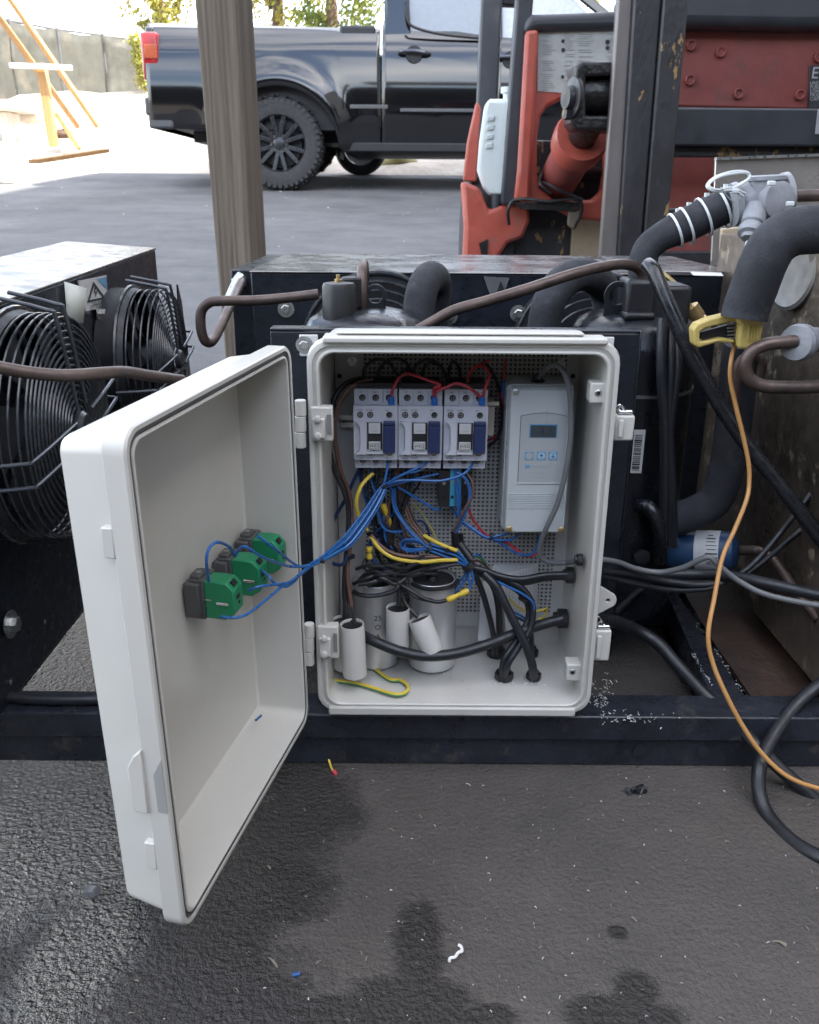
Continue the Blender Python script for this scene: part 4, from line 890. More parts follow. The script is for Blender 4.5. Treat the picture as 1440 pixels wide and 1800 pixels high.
for px in (688, 764, 848): B().lathe(P(px, 697, .86), (0, .15, -1), [(0, .0024), (.003, .0033), (.0085, .0033), (.0095, .0018)], 12).build('ferrule', crimp_b, rw)
B().lathe(P(886, 668, .886), (0, 0, -1), [(0, .0028), (.012, .0036), (.02, .0036)], 12).build('ferrule', crimp_b, rw)
# right hand wires
rh = thing('controller_wires', 'blue, brown and red wires curving from the terminal block to the controller', 'wires', P(830, 920, .88))
for pts, m_, r in (([(801, 826, .87), (804, 870, .864), (806, 905, .864), (808, 918, .866)], blue_w, .0015), ([(798, 824, .87), (808, 860, .864), (808, 905, .866)], blue_w, .0013), ([(804, 830, .868), (820, 844, .862), (826, 868, .86), (820, 897, .86), (800, 938, .864)], blue_w, .0018), ([(817, 828, .87), (830, 847, .864), (831, 870, .86), (817, 895, .857), (797, 934, .862)], brown_w, .0014), ([(812, 834, .875), (816, 870, .874), (813, 895, .876)], brown_w, .0018),
                   ([(823, 892, .87), (832, 914, .872), (850, 936, .874), (866, 945, .872), (891, 953, .87), (913, 973, .868), (933, 978, .868), (945, 970, .87), (949, 950, .872)], red_w, .0014), ([(868, 946, .872), (892, 955, .871), (916, 972, .869)], red_w, .0013), ([(791, 890, .88), (807, 910, .876), (830, 928, .872), (855, 944, .868), (875, 942, .866), (896, 937, .868)], blue_w, .0015), ([(808, 915, .876), (832, 932, .872), (858, 946, .868), (895, 949, .866), (914, 939, .87)], blue_w, .0015), ([(858, 944, .87), (880, 955, .868), (904, 970, .866), (929, 976, .866), (944, 962, .868), (946, 938, .872)], blue_w, .0014), ([(880, 690, .882), (884, 720, .884), (878, 760, .886), (856, 775, .888)], red_w, .0012),
                   ([(699, 856, .866), (730, 874, .868), (755, 890, .87), (767, 896, .872), (775, 893, .876)], blue_w, .0014)):
    wb(rh, pts, r, m_)
tie(rh, 863, 943, .868, .0045, (1, 0, -.2))
b = B(); b.cyl(P(799, 936, .864), P(802, 960, .866), .0042, 12); b.cyl(P(810, 938, .872), P(812, 958, .872), .0026, 10); b.build('sleeve', black_w, rh)
# crimps
def crimp(a, c, label):
    o = B(); p, q = Vector(a), Vector(c); L = (q - p).length
    o.lathe(p, q - p, [(0, .0028), (L * .05, .0034), (L * .3, .0035), (L * .42, .0024), (L * .58, .0024), (L * .72, .0035), (L * .95, .0034), (L, .0028)], 14); tag(o.build('crimp_connector', crimp_y), label, 'connector', 'yellow crimp connectors')
crimp(P(786, 1055, .83), P(824, 1038, .835), 'bright yellow crimp connector in front of the right aluminium capacitor')
crimp(P(673, 887, .868), P(686, 925, .874), 'dull yellow crimp connector hanging below the blue bundle tie')
crimp(P(649, 962, .86), P(650, 982, .86), 'short yellow crimp above the left aluminium capacitor')
single('black_wire', 'black wires from the yellow crimp sagging across the right aluminium can', 'wire', [(788, 1054, .831), (770, 1058, .829), (748, 1053, .832), (728, 1042, .836), (708, 1030, .84), (690, 1022, .85)], .0022, black_w)
cl = thing('capacitor_leads', 'black leads wrapped around the tops of the two big aluminium capacitors', 'wires', P(700, 1020, .84))
for pts in ([(690, 1000, .86), (660, 1010, .845), (635, 1020, .842), (622, 1026, .85)], [(702, 985, .866), (690, 1005, .856), (660, 1022, .842), (630, 1028, .842)], [(690, 1022, .85), (700, 1030, .84), (690, 1040, .838), (660, 1047, .838), (635, 1046, .84), (622, 1040, .85)], [(805, 1020, .856), (795, 1030, .845), (770, 1035, .838), (745, 1034, .84), (725, 1026, .85)], [(706, 1020, .85), (715, 1036, .84), (735, 1050, .835), (760, 1056, .832)], [(700, 1030, .846), (702, 1050, .842), (700, 1066, .839)], [(704, 1030, .846), (712, 1060, .84), (735, 1085, .834)], [(725, 1005, .86), (760, 1000, .85), (800, 992, .852), (822, 994, .852)], [(715, 1000, .864), (758, 994, .856), (800, 988, .856)], [(655, 975, .872), (640, 990, .866), (648, 1002, .862), (664, 996, .862)]):
    wb(cl, pts, .0024, black_w)
# heavy cables
single('power_cable', 'thick black power cable sweeping across the enclosure floor to the right wall gland', 'cable', [PX(990, 1088, IX - .008), (955, 1097, .848), (915, 1110, .838), (860, 1132, .828), (800, 1149, .82), (745, 1153, .817), (700, 1144, .819), (660, 1128, .826), (640, 1118, .835)], .0058, rubber, n=16)
hc = thing('gland_cables', 'black sheathed cables fanning from the harness knot to the floor and wall glands', 'cables', P(860, 1040, .85))
for pts, r in (([(824, 996, .852), (850, 1002, .85), (880, 1013, .848), (915, 1018, .848), (960, 1011, .85), PX(1000, 1010, IX - .006)], .0036), ([(826, 1000, .854), (870, 1012, .852), (915, 1024, .851), (960, 1016, .853), PX(1000, 1014, IX - .006)], .0034), ([(832, 1004, .852), (846, 1035, .852), (858, 1075, .852), (868, 1120, .856), (870, 1150, .866)], .0032), ([(842, 1004, .854), (866, 1028, .856), (876, 1065, .86), (878, 1110, .866), (880, 1140, .872)], .0036),
               ([(850, 1008, .846), (872, 1030, .84), (890, 1065, .834), (905, 1095, .829), (925, 1135, .823), (936, 1170, .82), PZ(938, 1190, FZ + .008)], .0046), ([(880, 1015, .85), (915, 1032, .848), (933, 1055, .845), (937, 1080, .842), (930, 1110, .836), (910, 1140, .828), (893, 1168, .822), PZ(887, 1188, FZ + .008)], .0036), ([(870, 1015, .853), (908, 1036, .85), (927, 1060, .848), (928, 1090, .844), (905, 1130, .834), (886, 1160, .826), PZ(883, 1188, FZ + .008)], .0034), ([(930, 1090, .85), (934, 1120, .862), (935, 1145, .868)], .003)):
    B().tube(Q(*pts), r, 12, 8).build('cable', rubber, hc)
for pts, m_, r in (([(850, 1010, .848), (890, 1030, .844), (920, 1045, .842), (938, 1062, .841), (936, 1085, .841)], blue_w, .0013), ([(895, 1052, .862), (910, 1066, .86), (930, 1076, .86), (950, 1073, .864), (962, 1070, .87), (955, 1085, .874), (945, 1088, .874)], yellow_w, .0012), ([(900, 1075, .86), (915, 1082, .858), (930, 1092, .858)], blue_w, .0015), ([(902, 1082, .862), (918, 1090, .86), (930, 1098, .86)], dblue_w, .0015), ([(880, 1070, .866), (882, 1100, .866), (884, 1115, .868)], brown_w, .0018)):
    B().tube(Q(*pts), r, 8, 6).build('wire', m_, hc)
tie(hc, 920, 1053, .844, .0055, (.3, 0, 1))
single('sensor_cable', 'grey sensor cable arching out of the controller top and down to a wall gland', 'cable', [kg + Vector((0, 0, .002)), (955, 655, .862), (963, 646, .852), (976, 642, .842), (990, 652, .836), (1000, 680, .833), (1004, 725, .832), (1002, 780, .831), (993, 835, .83), (980, 885, .83), (962, 925, .832), (952, 950, .838), (948, 970, .842), (954, 983, .845), (972, 989, .848), (998, 989, .85), PX(1018, 985, IX - .003)], .0027, grey_w)
# earth wire on the enclosure floor
ef = thing('earth_wire', 'loose yellow and green earth wire bent in a hairpin on the enclosure floor', 'wire', PZ(700, 1207, FZ + .002))
pts = [PZ(x, y, FZ + .0022) for x, y in ((640, 1160), (662, 1178), (686, 1194), (703, 1195), (716, 1204), (716, 1214), (705, 1220), (688, 1219), (653, 1208), (623, 1200), (580, 1195))]
wb(ef, pts, .0019, yellow_w); wb(ef, [p + Vector((0, -.0006, -.0009)) for p in pts], .0017, green_w)
# instruction leaflet
lf = thing('leaflet', 'folded white instruction leaflet tucked behind the black cables at lower right', 'leaflet', P(890, 1100, .885))
q = [P(868, 992, .898), P(946, 991, .902), P(944, 1100, .898), P(886, 1126, .88), P(840, 1126, .875), P(845, 1030, .888)]
b = B(); b.add([q[0], q[1], q[2], q[3], q[4], q[5]], [(0, 1, 2, 3), (0, 3, 4, 5)]); o = b.build('sheet', paper, lf, smooth=False); s_ = o.modifiers.new('s', 'SOLIDIFY'); s_.thickness = .0006
q2 = [P(880, 1010, .884), P(936, 994, .896), P(940, 1090, .892), P(890, 1120, .874)]
b = B(); b.add(q2, [(0, 1, 2, 3)]); o = b.build('page', paper, lf, smooth=False); s_ = o.modifiers.new('s', 'SOLIDIFY'); s_.thickness = .0005
def on_quad(q, u, v): return q[0].lerp(q[1], u).lerp(q[3].lerp(q[2], u), v)
b = B(); rl_ = random.Random(5)
for col_ in range(9):
    u = .12 + col_ * .095; v = .06
    while v < .9:
        L = rl_.uniform(.02, .07); n0 = Vector((0, -.0006, 0)); 
        if rl_.random() > .15: b.add([on_quad(q2, u, v) + n0, on_quad(q2, u + .022, v) + n0, on_quad(q2, u + .022, v + L) + n0, on_quad(q2, u, v + L) + n0], [(0, 1, 2, 3)])
        v += L + .02
b.build('printed_text', print_grey, lf, smooth=False)

# ================================================================== OUTSIDE CABLES
single('grey_cable', 'thin grey cable leaving the enclosure and humping over the blue filter', 'cable', [(1056, 983, .86), (1085, 988, .87), (1120, 1000, .88), (1160, 1006, .88), (1200, 998, .87), (1230, 984, .862), (1248, 980, .858), (1266, 996, .855), (1300, 1022, .85), (1350, 1046, .84), (1440, 1064, .83), (1520, 1070, .82)], .0031, grey_w)
oc = thing('outgoing_cables', 'three black cables leaving the enclosure side towards the steel tank', 'cables', P(1100, 1015, .87), )
for pts, r in (([(1058, 1004, .86), (1100, 1008, .88), (1160, 1020, .9), (1220, 1028, .9), (1262, 1026, .9)], .004), ([(1058, 1012, .86), (1100, 1022, .88), (1170, 1036, .9), (1230, 1036, .9), (1262, 1028, .9), (1330, 985, .92), (1440, 850, .95)], .0034), ([(1150, 1010, .92), (1220, 1010, .92), (1280, 1012, .9), (1350, 1026, .87), (1440, 1046, .85), (1520, 1056, .84)], .0065), ([(1080, 1080, .95), (1110, 1050, .98), (1135, 1030, 1.0)], .004), ([(1300, 1018, .93), (1345, 985, .94), (1440, 905, .96)], .003)):
    B().tube(Q(*pts), r, 12, 8).build('cable', rubber, oc)
single('power_cable', 'heavy black cable from the lower enclosure side trailing over the frame rail to the right', 'cable', [(1058, 1090, .85), (1085, 1094, .88), (1120, 1108, .9), (1158, 1132, .89), (1190, 1168, .87), (1235, 1217, .85), (1285, 1262, .825), (1330, 1310, .79), (1370, 1350, .775), (1440, 1412, .755), (1520, 1480, .73)], .0074, rubber, n=16)
single('power_cable', 'heavy black cable hanging in a wide loop over the frame at the right edge', 'cable', [(1520, 1150, .84), (1440, 1205, .83), (1395, 1244, .815), (1355, 1300, .785), (1335, 1350, .76), (1336, 1400, .742), (1355, 1440, .72), (1392, 1478, .69), (1440, 1506, .665), (1520, 1530, .64)], .0072, rubber, n=16)
single('probe_wire', 'long orange probe wire dangling from the yellow clamp down to the ground at right', 'wire', [(1294, 600, .93), (1286, 630, .92), (1284, 665, .915), (1294, 715, .91), (1306, 765, .905), (1316, 815, .9), (1317, 850, .895), (1312, 880, .885), (1292, 930, .87), (1270, 980, .85), (1256, 1050, .82), (1245, 1115, .80), (1253, 1165, .79), (1276, 1220, .775), (1305, 1275, .765), (1340, 1325, .755), (1385, 1365, .745), (1440, 1386, .74), (1520, 1400, .735)], .0024, orange_w)
single('rubber_hose', 'glossy black rubber hose slanting from the right compressor down past the steel tank', 'hose', [(1140, 466, 1.0), (1150, 478, .985), (1172, 530, .97), (1210, 612, .955), (1262, 705, .94), (1320, 790, .925), (1380, 865, .91), (1440, 942, .895), (1500, 1020, .88)], .0085, hose_m, n=18)

# ================================================================== COMPRESSORS
def compressor(px, pyt, Yc, r, label, zb=.062, zt=None):
    c = P(px, pyt, Yc); x = c.x; zt = zt or c.z; t = thing('compressor', label, 'compressor', (x, Yc, zb), 'black hermetic compressors')
    h = zt - zb
    b = B(); b.lathe((x, Yc, zb), (0, 0, 1), [(0, r * .7), (.012, r * .96), (.03, r), (h - .05, r), (h - .045, r * 1.03), (h - .037, r * 1.03), (h - .034, r * 1.01), (h - .022, r * .98), (h - .012, r * .9), (h - .005, r * .74), (h - .001, r * .5), (h, r * .2)], 48); b.build('shell', comp_m, t, angle=30)
    return t, x, zt
k1, kx_, kzt = compressor(640, 541, 1.06, .0715, 'black compressor behind the enclosure at left with a terminal cap and copper outlet')
cp_ = P(597, 556, 1.03); b = B(); b.lathe((cp_.x, 1.03, P(597, 556, 1.03).z), (0, 0, 1), [(-.004, .0195), (.034, .0192), (.0375, .0175), (.038, .014)], 28); cap = b.build('terminal_cap', blackp, k1)
b = B(); p = P(617, 540, 1.05); b.lathe((p.x, 1.055, p.z), (0, 0, 1), [(0, .0125), (.032, .012), (.034, .01)], 20); b.build('discharge_boss', blackp, k1)
p = P(595, 508, 1.04); B().lathe(p - Vector((0, 0, .006)), (0, 0, 1), [(0, .0045), (.008, .0045), (.0085, .0034), (.014, .0034), (.0142, .0045), (.017, .0045), (.0172, .0025), (.022, .0025)], 12).build('service_valve', brass, k1)
def lug(t, px, py, Y, r):
    p = P(px, py, Y); b = B(); o = [(p.x + r * math.cos(R(a)), Y, p.z + r * math.sin(R(a))) for a in range(-30, 211, 15)]; o = [(p.x + r * .95, Y, p.z - r * 1.5)] + o + [(p.x - r * .95, Y, p.z - r * 1.5)]
    h = [(p.x + r * .62 * math.cos(R(-a)), Y, p.z + r * .62 * math.sin(R(-a))) for a in range(0, 360, 20)]
    b.holed(o, [h], (0, .004, 0)); b.build('lifting_lug', comp_m, t, bevel=.0006)
lug(k1, 660, 520, 1.06, .0135)
b = B(); q = [P(680, 548, 1.025), P(712, 562, 1.02), P(716, 576, 1.012), P(690, 566, 1.012)]; b.add(q, [(0, 1, 2, 3)]); o = b.build('rating_label', M('faded_label', (.2, .2, .2), .6, dirt=((.4, .4, .4), 300, .5, .1)), k1); s_ = o.modifiers.new('s', 'SOLIDIFY'); s_.thickness = .0008
k2, kx2, kzt2 = compressor(1118, 544, 1.08, .0755, 'black compressor right of the enclosure under the foam pipes')
for (x0, y0, x1, y1, Ya, Yb) in ((1104, 492, 1150, 555, 1.03, 1.08), (1140, 502, 1212, 565, 1.035, 1.1)):
    a = P(x0, y0, Ya); c = P(x1, y1, Ya); B().box((a.x, Ya, c.z - .01), (c.x, Yb, a.z)).build('terminal_box', blackp, k2, bevel=.005, seg=3)
a = P(1096, 548, 1.03); c = P(1150, 562, 1.03); B().box((a.x, 1.022, c.z), (c.x, 1.07, a.z)).build('box_flange', blackp, k2, bevel=.004, seg=3)
lug(k2, 1087, 520, 1.05, .0165)
b = B(); zc_ = P(1200, 700, 1.01).z; b.lathe((kx2, 1.08, zc_), (0, 0, 1), [(0, .0762), (0, .0768), (.004, .0768), (.004, .0762)], 40, cap=False); b.build('heater_band', M('band_grey', (.16, .17, .18), .4, metal=.6), k2)
a = P(1113, 755, 1.0); c = P(1126, 830, 1.0); ang_ = math.asin(max(-1, min(1, ((a.x + c.x) / 2 - kx2) / .077)))
ylab = 1.08 - .077 * math.cos(ang_)
a = P(1115, 755, ylab); c = P(1127, 831, ylab); lb = B().box((a.x, ylab - .0015, c.z), (c.x, ylab - .0007, a.z)).build('barcode_label', label_w, k2)
b = B(); rb = random.Random(8); z = a.z - .006
while z > c.z + .004:
    hgt = rb.uniform(.0005, .002); b.box((a.x + .0012, ylab - .0019, z - hgt), (c.x - .003, ylab - .0016, z)); z -= hgt + rb.uniform(.0006, .0017)
b.build('barcode', print_blk, lb, smooth=False)
for i, px in enumerate((1165, 1180, 1190)):
    B().tube(Q((px, 560 if i == 0 else 575, 1.0), (px - 2 + i * 2, 650, .985), (px + 4 - 8 * i, 750, .98), (px + 4 - 6 * i, 850, .98), (px - 3 * i, 960, .985)), .0062 if i == 0 else .005, 12).build('power_lead', rubber, k2)
b = B(); b.box(P(1160, 560, .999), P(1168, 572, .995)); b.build('blue_core', crimp_b, k2)
B().tube(Q((1125, 890, 1.0), (1140, 892, .985), (1155, 915, .98), (1162, 950, .985), (1158, 985, 1.0)), .009, 14).build('suction_stub', hose_m, k2)
B().lathe(P(1128, 978, 1.0), (0, -1, 0), [(0, .011), (.004, .011), (.005, .008)], 6).build('sight_plug', comp_m, k2)
# foam covered pipes
def foam_pipe(label, pts, r): return single('insulated_pipe', label, 'pipe', pts, r, foam, 'foam insulated pipes', n=24)
foam_pipe('foam pipe bending over in a hairpin behind the left compressor dome', [(733, 600, 1.1), (736, 545, 1.1), (744, 505, 1.11), (757, 487, 1.14), (768, 500, 1.18), (765, 560, 1.2), (762, 620, 1.21)], .0195)
foam_pipe('wide foam pipe arch left of the right compressor', [(955, 620, 1.1), (957, 570, 1.1), (966, 530, 1.1), (985, 500, 1.11), (1012, 484, 1.13), (1040, 486, 1.16), (1062, 508, 1.19), (1070, 545, 1.2), (1075, 600, 1.21)], .0205)
vp = single('insulated_pipe', 'foam pipe wrapped with white cable ties leading up to the grey valve', 'pipe', [(1128, 520, 1.08), (1130, 470, 1.08), (1137, 440, 1.08), (1160, 418, 1.08), (1200, 398, 1.08), (1245, 376, 1.08), (1290, 356, 1.08)], lambda t: .0165 if t < .5 else .0165 + .0035 * min(1, (t - .5) * 5), foam, 'foam insulated pipes', n=24)
for px, py, r in ((1187, 405, .0192), (1206, 397, .021), (1237, 382, .022), (1270, 367, .022)):
    b = B(); p = P(px, py, 1.08); a = (P(1290, 356, 1.08) - P(1200, 398, 1.08)).normalized(); b.lathe(p - a * .0013, a, [(0, r), (0, r + .0016), (.0026, r + .0016), (.0026, r)], 24, cap=False); b.box(p + Vector((-.002, -.004, r - .001)), p + Vector((.0025, .001, r + .005))); b.build('cable_tie', tieW, vp)
foam_pipe('fat foam pipe curving down in front of the steel tank above the yellow clamp', [(1500, 398, .9), (1440, 403, .9), (1395, 408, .9), (1362, 428, .9), (1342, 462, .9), (1326, 505, .905), (1313, 540, .91), (1308, 560, .91)], .0232)
foam_pipe('straight foam pipe going down below the yellow clamp into an elbow', [(1305, 600, .99), (1298, 660, 1.0), (1290, 740, 1.0), (1278, 820, 1.0), (1258, 875, 1.0), (1225, 900, 1.0), (1180, 915, 1.01)], .0205)
# copper pipes
def cu(label, pts, r): return single('copper_pipe', label, 'pipe', pts, r, copper, 'bare copper pipes', n=14)
cu('copper pipe bent in a triangle loop left of the left compressor', [(560, 517, 1.08), (510, 523, 1.08), (450, 528, 1.08), (390, 529, 1.08), (368, 532, 1.08), (354, 548, 1.08), (354, 580, 1.08), (362, 600, 1.085), (376, 596, 1.1), (398, 552, 1.16), (420, 505, 1.26), (425, 495, 1.29)], .0062)
cu('long copper pipe slanting across to the right compressor top', [(735, 580, 1.0), (760, 566, 1.0), (800, 545, 1.0), (860, 528, 1.0), (930, 507, 1.0), (1010, 481, 1.01), (1075, 466, 1.03), (1108, 466, 1.05), (1125, 476, 1.06), (1131, 500, 1.065)], .0062)
cu('copper stub rising from the left compressor beside its cap', [(637, 550, 1.06), (637, 510, 1.06), (637, 478, 1.07), (638, 466, 1.09), (640, 470, 1.12), (640, 520, 1.13)], .0062)
cu('copper pipe crossing in front of the fan guards at left', [(-60, 632, .72), (0, 646, .73), (60, 656, .74), (120, 660, .75), (180, 656, .77), (220, 654, .79), (260, 660, .82), (320, 668, .87)], .0055)
cu('copper pipe loop running into the grey fitting at the right edge', [(1400, 600, .9), (1370, 602, .9), (1345, 606, .9), (1322, 618, .9), (1310, 640, .9), (1316, 664, .9), (1340, 678, .9), (1380, 681, .9), (1440, 680, .9), (1520, 678, .9)], .0068)
cu('copper pipe hook behind the foam pipe under the yellow clamp', [(1290, 720, .96), (1292, 680, .96), (1300, 640, .96), (1325, 625, .96), (1338, 640, .96), (1330, 680, .96)], .0062)
cu('copper pipe leaving the blue filter towards the tank', [(1297, 968, 1.0), (1330, 968, 1.0), (1355, 980, .98), (1375, 1005, .95), (1400, 1040, .92), (1440, 1090, .88)], .006)
# valve body
vv = thing('pump_valve', 'grey cast valve body with round cap, side port and white wire loop', 'valve', P(1335, 360, 1.06))
b = B(); b.lathe(P(1290, 360, 1.06), P(1362, 345, 1.06) - P(1290, 360, 1.06), [(-.002, .0235), (.004, .0245), (.006, .0215), (.012, .0235), (.02, .0225), (.05, .0225), (.054, .0205), (.056, .0235), (.062, .0235)], 28); b.build('body', valve_g, vv)
b = B(); b.lathe(P(1346, 345, 1.05), (-.05, 0, 1), [(0, .018), (.016, .018), (.017, .0205), (.021, .0205), (.0225, .018)], 26); b.build('top_cap', valve_g, vv)
b = B(); b.lathe(P(1367, 352, 1.035), (.35, -1, .05), [(-.02, .019), (-.008, .0205), (0, .0215), (.004, .02), (.006, .014)], 26); b.build('round_cap', valve_g, vv)
b = B(); b.lathe(P(1330, 365, 1.04), P(1316, 420, 1.02) - P(1330, 365, 1.04), [(0, .013), (.02, .0125), (.022, .0105), (.026, .0135), (.034, .0135), (.036, .009), (.04, .008)], 20); b.build('lower_port', valve_g, vv)
b = B(); b.tube(Q((1306, 345, 1.03), (1288, 335, 1.02), (1256, 336, 1.01), (1243, 327, 1.01), (1256, 313, 1.02), (1285, 303, 1.03), (1310, 302, 1.04), (1318, 311, 1.04), (1305, 323, 1.03), (1285, 332, 1.02)), .0017, 8)
b.tube(Q((1310, 340, 1.03), (1285, 330, 1.02), (1262, 334, 1.01), (1246, 326, 1.01), (1262, 312, 1.02), (1290, 305, 1.03), (1314, 304, 1.04), (1316, 314, 1.04), (1296, 326, 1.03)), .0014, 8); b.tube(Q((1268, 330, 1.01), (1278, 345, 1.02), (1290, 356, 1.04)), .0008, 6); b.build('wire_loop', tieW, vv)
b = B(); b.cyl(P(1362, 346, 1.07), P(1480, 342, 1.07), .0068, 14); b.build('outlet_pipe', copper, vv)
for px, py in ((1356, 322), (1292, 336), (1389, 358)): 
    p = P(px, py, 1.02); B().box(p - Vector((.004, .003, .0025)), p + Vector((.004, .003, .0025))).build('tie_head', tieW, vv, bevel=.001)
b = B(); b.tube(Q((1313, 424, 1.02), (1308, 445, 1.01), (1302, 470, 1.0)), .0011, 6); b.build('tie_tail', tieW, vv)
# right fitting
ft = thing('pipe_fitting', 'grey round threaded fitting at the right edge of the steel tank', 'fitting', P(1420, 600, .9))
b = B(); b.lathe(P(1398, 603, .9), P(1440, 596, .93) - P(1398, 603, .9), [(-.002, .01), (.0, .0175), (.006, .019), (.0065, .0165), (.008, .0165), (.0085, .019), (.014, .0185), (.016, .013), (.04, .013)], 26); b.build('coupling', valve_g, ft)
# yellow clamp
ck = thing('pipe_clamp', 'yellow spring clamp probe gripping the end of the fat foam pipe', 'clamp', P(1285, 580, .93))
b = B(); b.prism([P(x, y, .915) for x, y in ((1219, 580), (1226, 570), (1250, 560), (1280, 553), (1308, 552), (1309, 562), (1278, 568), (1240, 577), (1231, 584), (1230, 600), (1240, 600), (1268, 594), (1292, 597), (1292, 604), (1262, 602), (1228, 612), (1221, 606))], (0, .018, 0)); b.build('jaw', yellow_p, ck, bevel=.0016)
b = B(); b.prism([P(x, y, .908) for x, y in ((1308, 553), (1328, 551), (1340, 560), (1342, 578), (1338, 600), (1312, 616), (1298, 612), (1300, 585), (1303, 572), (1296, 565))], (0, .024, 0)); b.build('handle', yellow_p, ck, bevel=.003, seg=3)
b = B(); b.prism([P(x, y, .924) for x, y in ((1232, 584), (1300, 566), (1298, 596), (1236, 602))], (0, .006, 0)); b.build('jaw_pad', blackp, ck)
for k in range(5): B().beam(P(1278 + k * .5, 571 + k * 6, .9195), P(1296, 569 + k * 6, .9195), .0015, .0025, (0, 1, 0)).build('tooth', grey_w, ck)
for k in range(4): B().beam(P(1318 + k * 5, 572, .9072), P(1315 + k * 5, 600, .9072), .001, .0012, (0, 1, 0)).build('grip_rib', yellow_p, ck)
B().lathe(P(1297, 554, .914), (0, -.5, 1), [(0, .004), (.002, .0035)], 12).build('pivot', zinc, ck)
# brass valve
bv = thing('brass_valve', 'knurled brass service valve behind the right compressor terminal box', 'valve', P(1222, 545, 1.1))
b = B(); b.lathe(P(1212, 540, 1.09), (.55, 0, -.7), [(-.012, .004), (0, .004), (.0005, .011), (.016, .0115), (.018, .009), (.02, .011), (.028, .011), (.03, .008), (.04, .008)], 18); b.build('valve_body', brass, bv, angle=20)
b = B(); b.tube(Q((1150, 470, 1.12), (1185, 498, 1.11), (1208, 525, 1.1)), .0035, 8); b.build('capillary', brass, bv)
# blue filter drier
fd = thing('filter_drier', 'blue painted filter drier cylinder with a white paper label', 'filter', P(1230, 965, 1.0))
a = P(1165, 964, 1.03); c = P(1298, 970, .99); ax = (c - a); L = ax.length; rf = .0245
b = B(); b.lathe(a, ax, [(0, rf * .75), (.005, rf * .92), (.012, rf), (L - .012, rf), (L - .005, rf * .9), (L - .001, rf * .6), (L, rf * .3)], 36); b.build('shell', filter_b, fd)
def onf(t, ang, dr=.0004):
    n_ = ax.normalized(); x = Vector((0, 0, 1)); x = (x - n_ * x.dot(n_)).normalized(); y = n_.cross(x)    # y points to camera or away
    if y.y > 0: y = -y
    return a + n_ * (L * t) + (x * math.cos(ang) + y * math.sin(ang)) * (rf + dr)
for t0_, t1_, nm in ((.46, .6, 'label_band'), (.585, .78, 'label')):
    dr = .0004 if nm == 'label_band' else .0008
    b = B(); b.loft([[onf(t0_, R(-10 + 12 * k), dr) for k in range(15)], [onf(t1_, R(-10 + 12 * k), dr) for k in range(15)]], closed=False); o = b.build(nm, label_w, fd)
b = B()
for k, (w0, w1, hh) in enumerate(((.63, .7, 3), (.62, .74, 4), (.62, .74, 2.5), (.61, .76, 2), (.63, .75, 2), (.61, .77, 3.5), (.65, .77, 3.5))):
    an = 22 + k * 11; b.loft([[onf(w0, R(an), .0011), onf(w0, R(an + hh), .0011)], [onf(w1, R(an), .0011), onf(w1, R(an + hh), .0011)]], closed=False)
rb = random.Random(2); t = .62
while t < .76: b.loft([[onf(t, R(100), .0011), onf(t, R(113), .0011)], [onf(t + .006, R(100), .0011), onf(t + .006, R(113), .0011)]], closed=False); t += rb.uniform(.009, .016)
b.build('label_print', print_blk, fd, smooth=False)
b = B(); a_ = P(1184, 884, 1.06); c_ = P(1222, 898, 1.06); b.box((a_.x, 1.06, c_.z), (c_.x, 1.075, a_.z)); tag(b.build('pipe_strap', stainless, bevel=.002), 'small bright metal strap behind the foam pipe elbow', 'strap')

# ================================================================== REAR CONDENSER
rc_y0, rc_y1 = 1.32, 1.72
p0 = P(440, 476, rc_y0); zt = p0.z; xL = P(398, 470, rc_y0).x; xS = P(440, 476, rc_y0).x; xR = P(1290, 490, rc_y0).x
rc = thing('rear_condenser', 'long black condenser unit with shiny top standing across the back of the frame', 'condenser', ((xL + xR) / 2, rc_y0, .066))
B().box((xS, rc_y0, .066), (xR, rc_y1, zt - .0025)).build('casing', black_paint, rc, bevel=.002)
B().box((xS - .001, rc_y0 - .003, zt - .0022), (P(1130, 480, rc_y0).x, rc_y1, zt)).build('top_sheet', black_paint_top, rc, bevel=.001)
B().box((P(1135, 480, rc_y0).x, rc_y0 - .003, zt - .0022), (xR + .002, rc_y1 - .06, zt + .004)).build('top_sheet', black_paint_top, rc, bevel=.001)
B().box((xL, rc_y0 + .03, .066), (xS - .0012, rc_y1 - .01, zt - .001)).build('end_section', black_paint, rc, bevel=.002)
for px, py in ((503, 543), (790, 556), (911, 551)): bolt(rc, P(px, py, rc_y0 - .001), (0, -1, 0), .0085)
for px in (665, 1035):
    cpt = P(px, 600, rc_y0 - .001) + Vector((0, 0, -.012)); o = B()
    for k in range(5): o.tube([(cpt.x + (.112 - .012 * k) * math.cos(R(a)), rc_y0 - .012 - .005 * k, cpt.z + (.112 - .012 * k) * math.sin(R(a))) for a in range(0, 360, 10)], .0026, 6, sm=1, closed=True)
    o.build('fan_guard', guard_m, rc)
    b = B(); b.lathe((cpt.x, rc_y0 - .0015, cpt.z), (0, -1, 0), [(0, .117), (.006, .115), (.008, .107)], 40); b.build('fan_shroud', fan_dark, rc)
q = [P(850, 486, rc_y0 - .002), P(896, 488, rc_y0 - .002), P(885, 520, rc_y0 - .002), P(862, 520, rc_y0 - .002)]
b = B(); b.prism(q, (0, .0008, 0)); st = b.build('warning_sticker', M('sticker_grey', (.09, .095, .1), .5), rc)
q = [P(873, 516, rc_y0 - .003), P(880, 494, rc_y0 - .003), P(889, 514, rc_y0 - .003)]; b = B(); b.prism(q, (0, .0005, 0)); b.build('warning_triangle', hole_m, st)
B().lathe(P(1268, 543, rc_y0 - .001), (0, -1, 0), [(0, .0038), (.001, .0035), (.002, .002)], 12).build('rivet', zinc, rc)
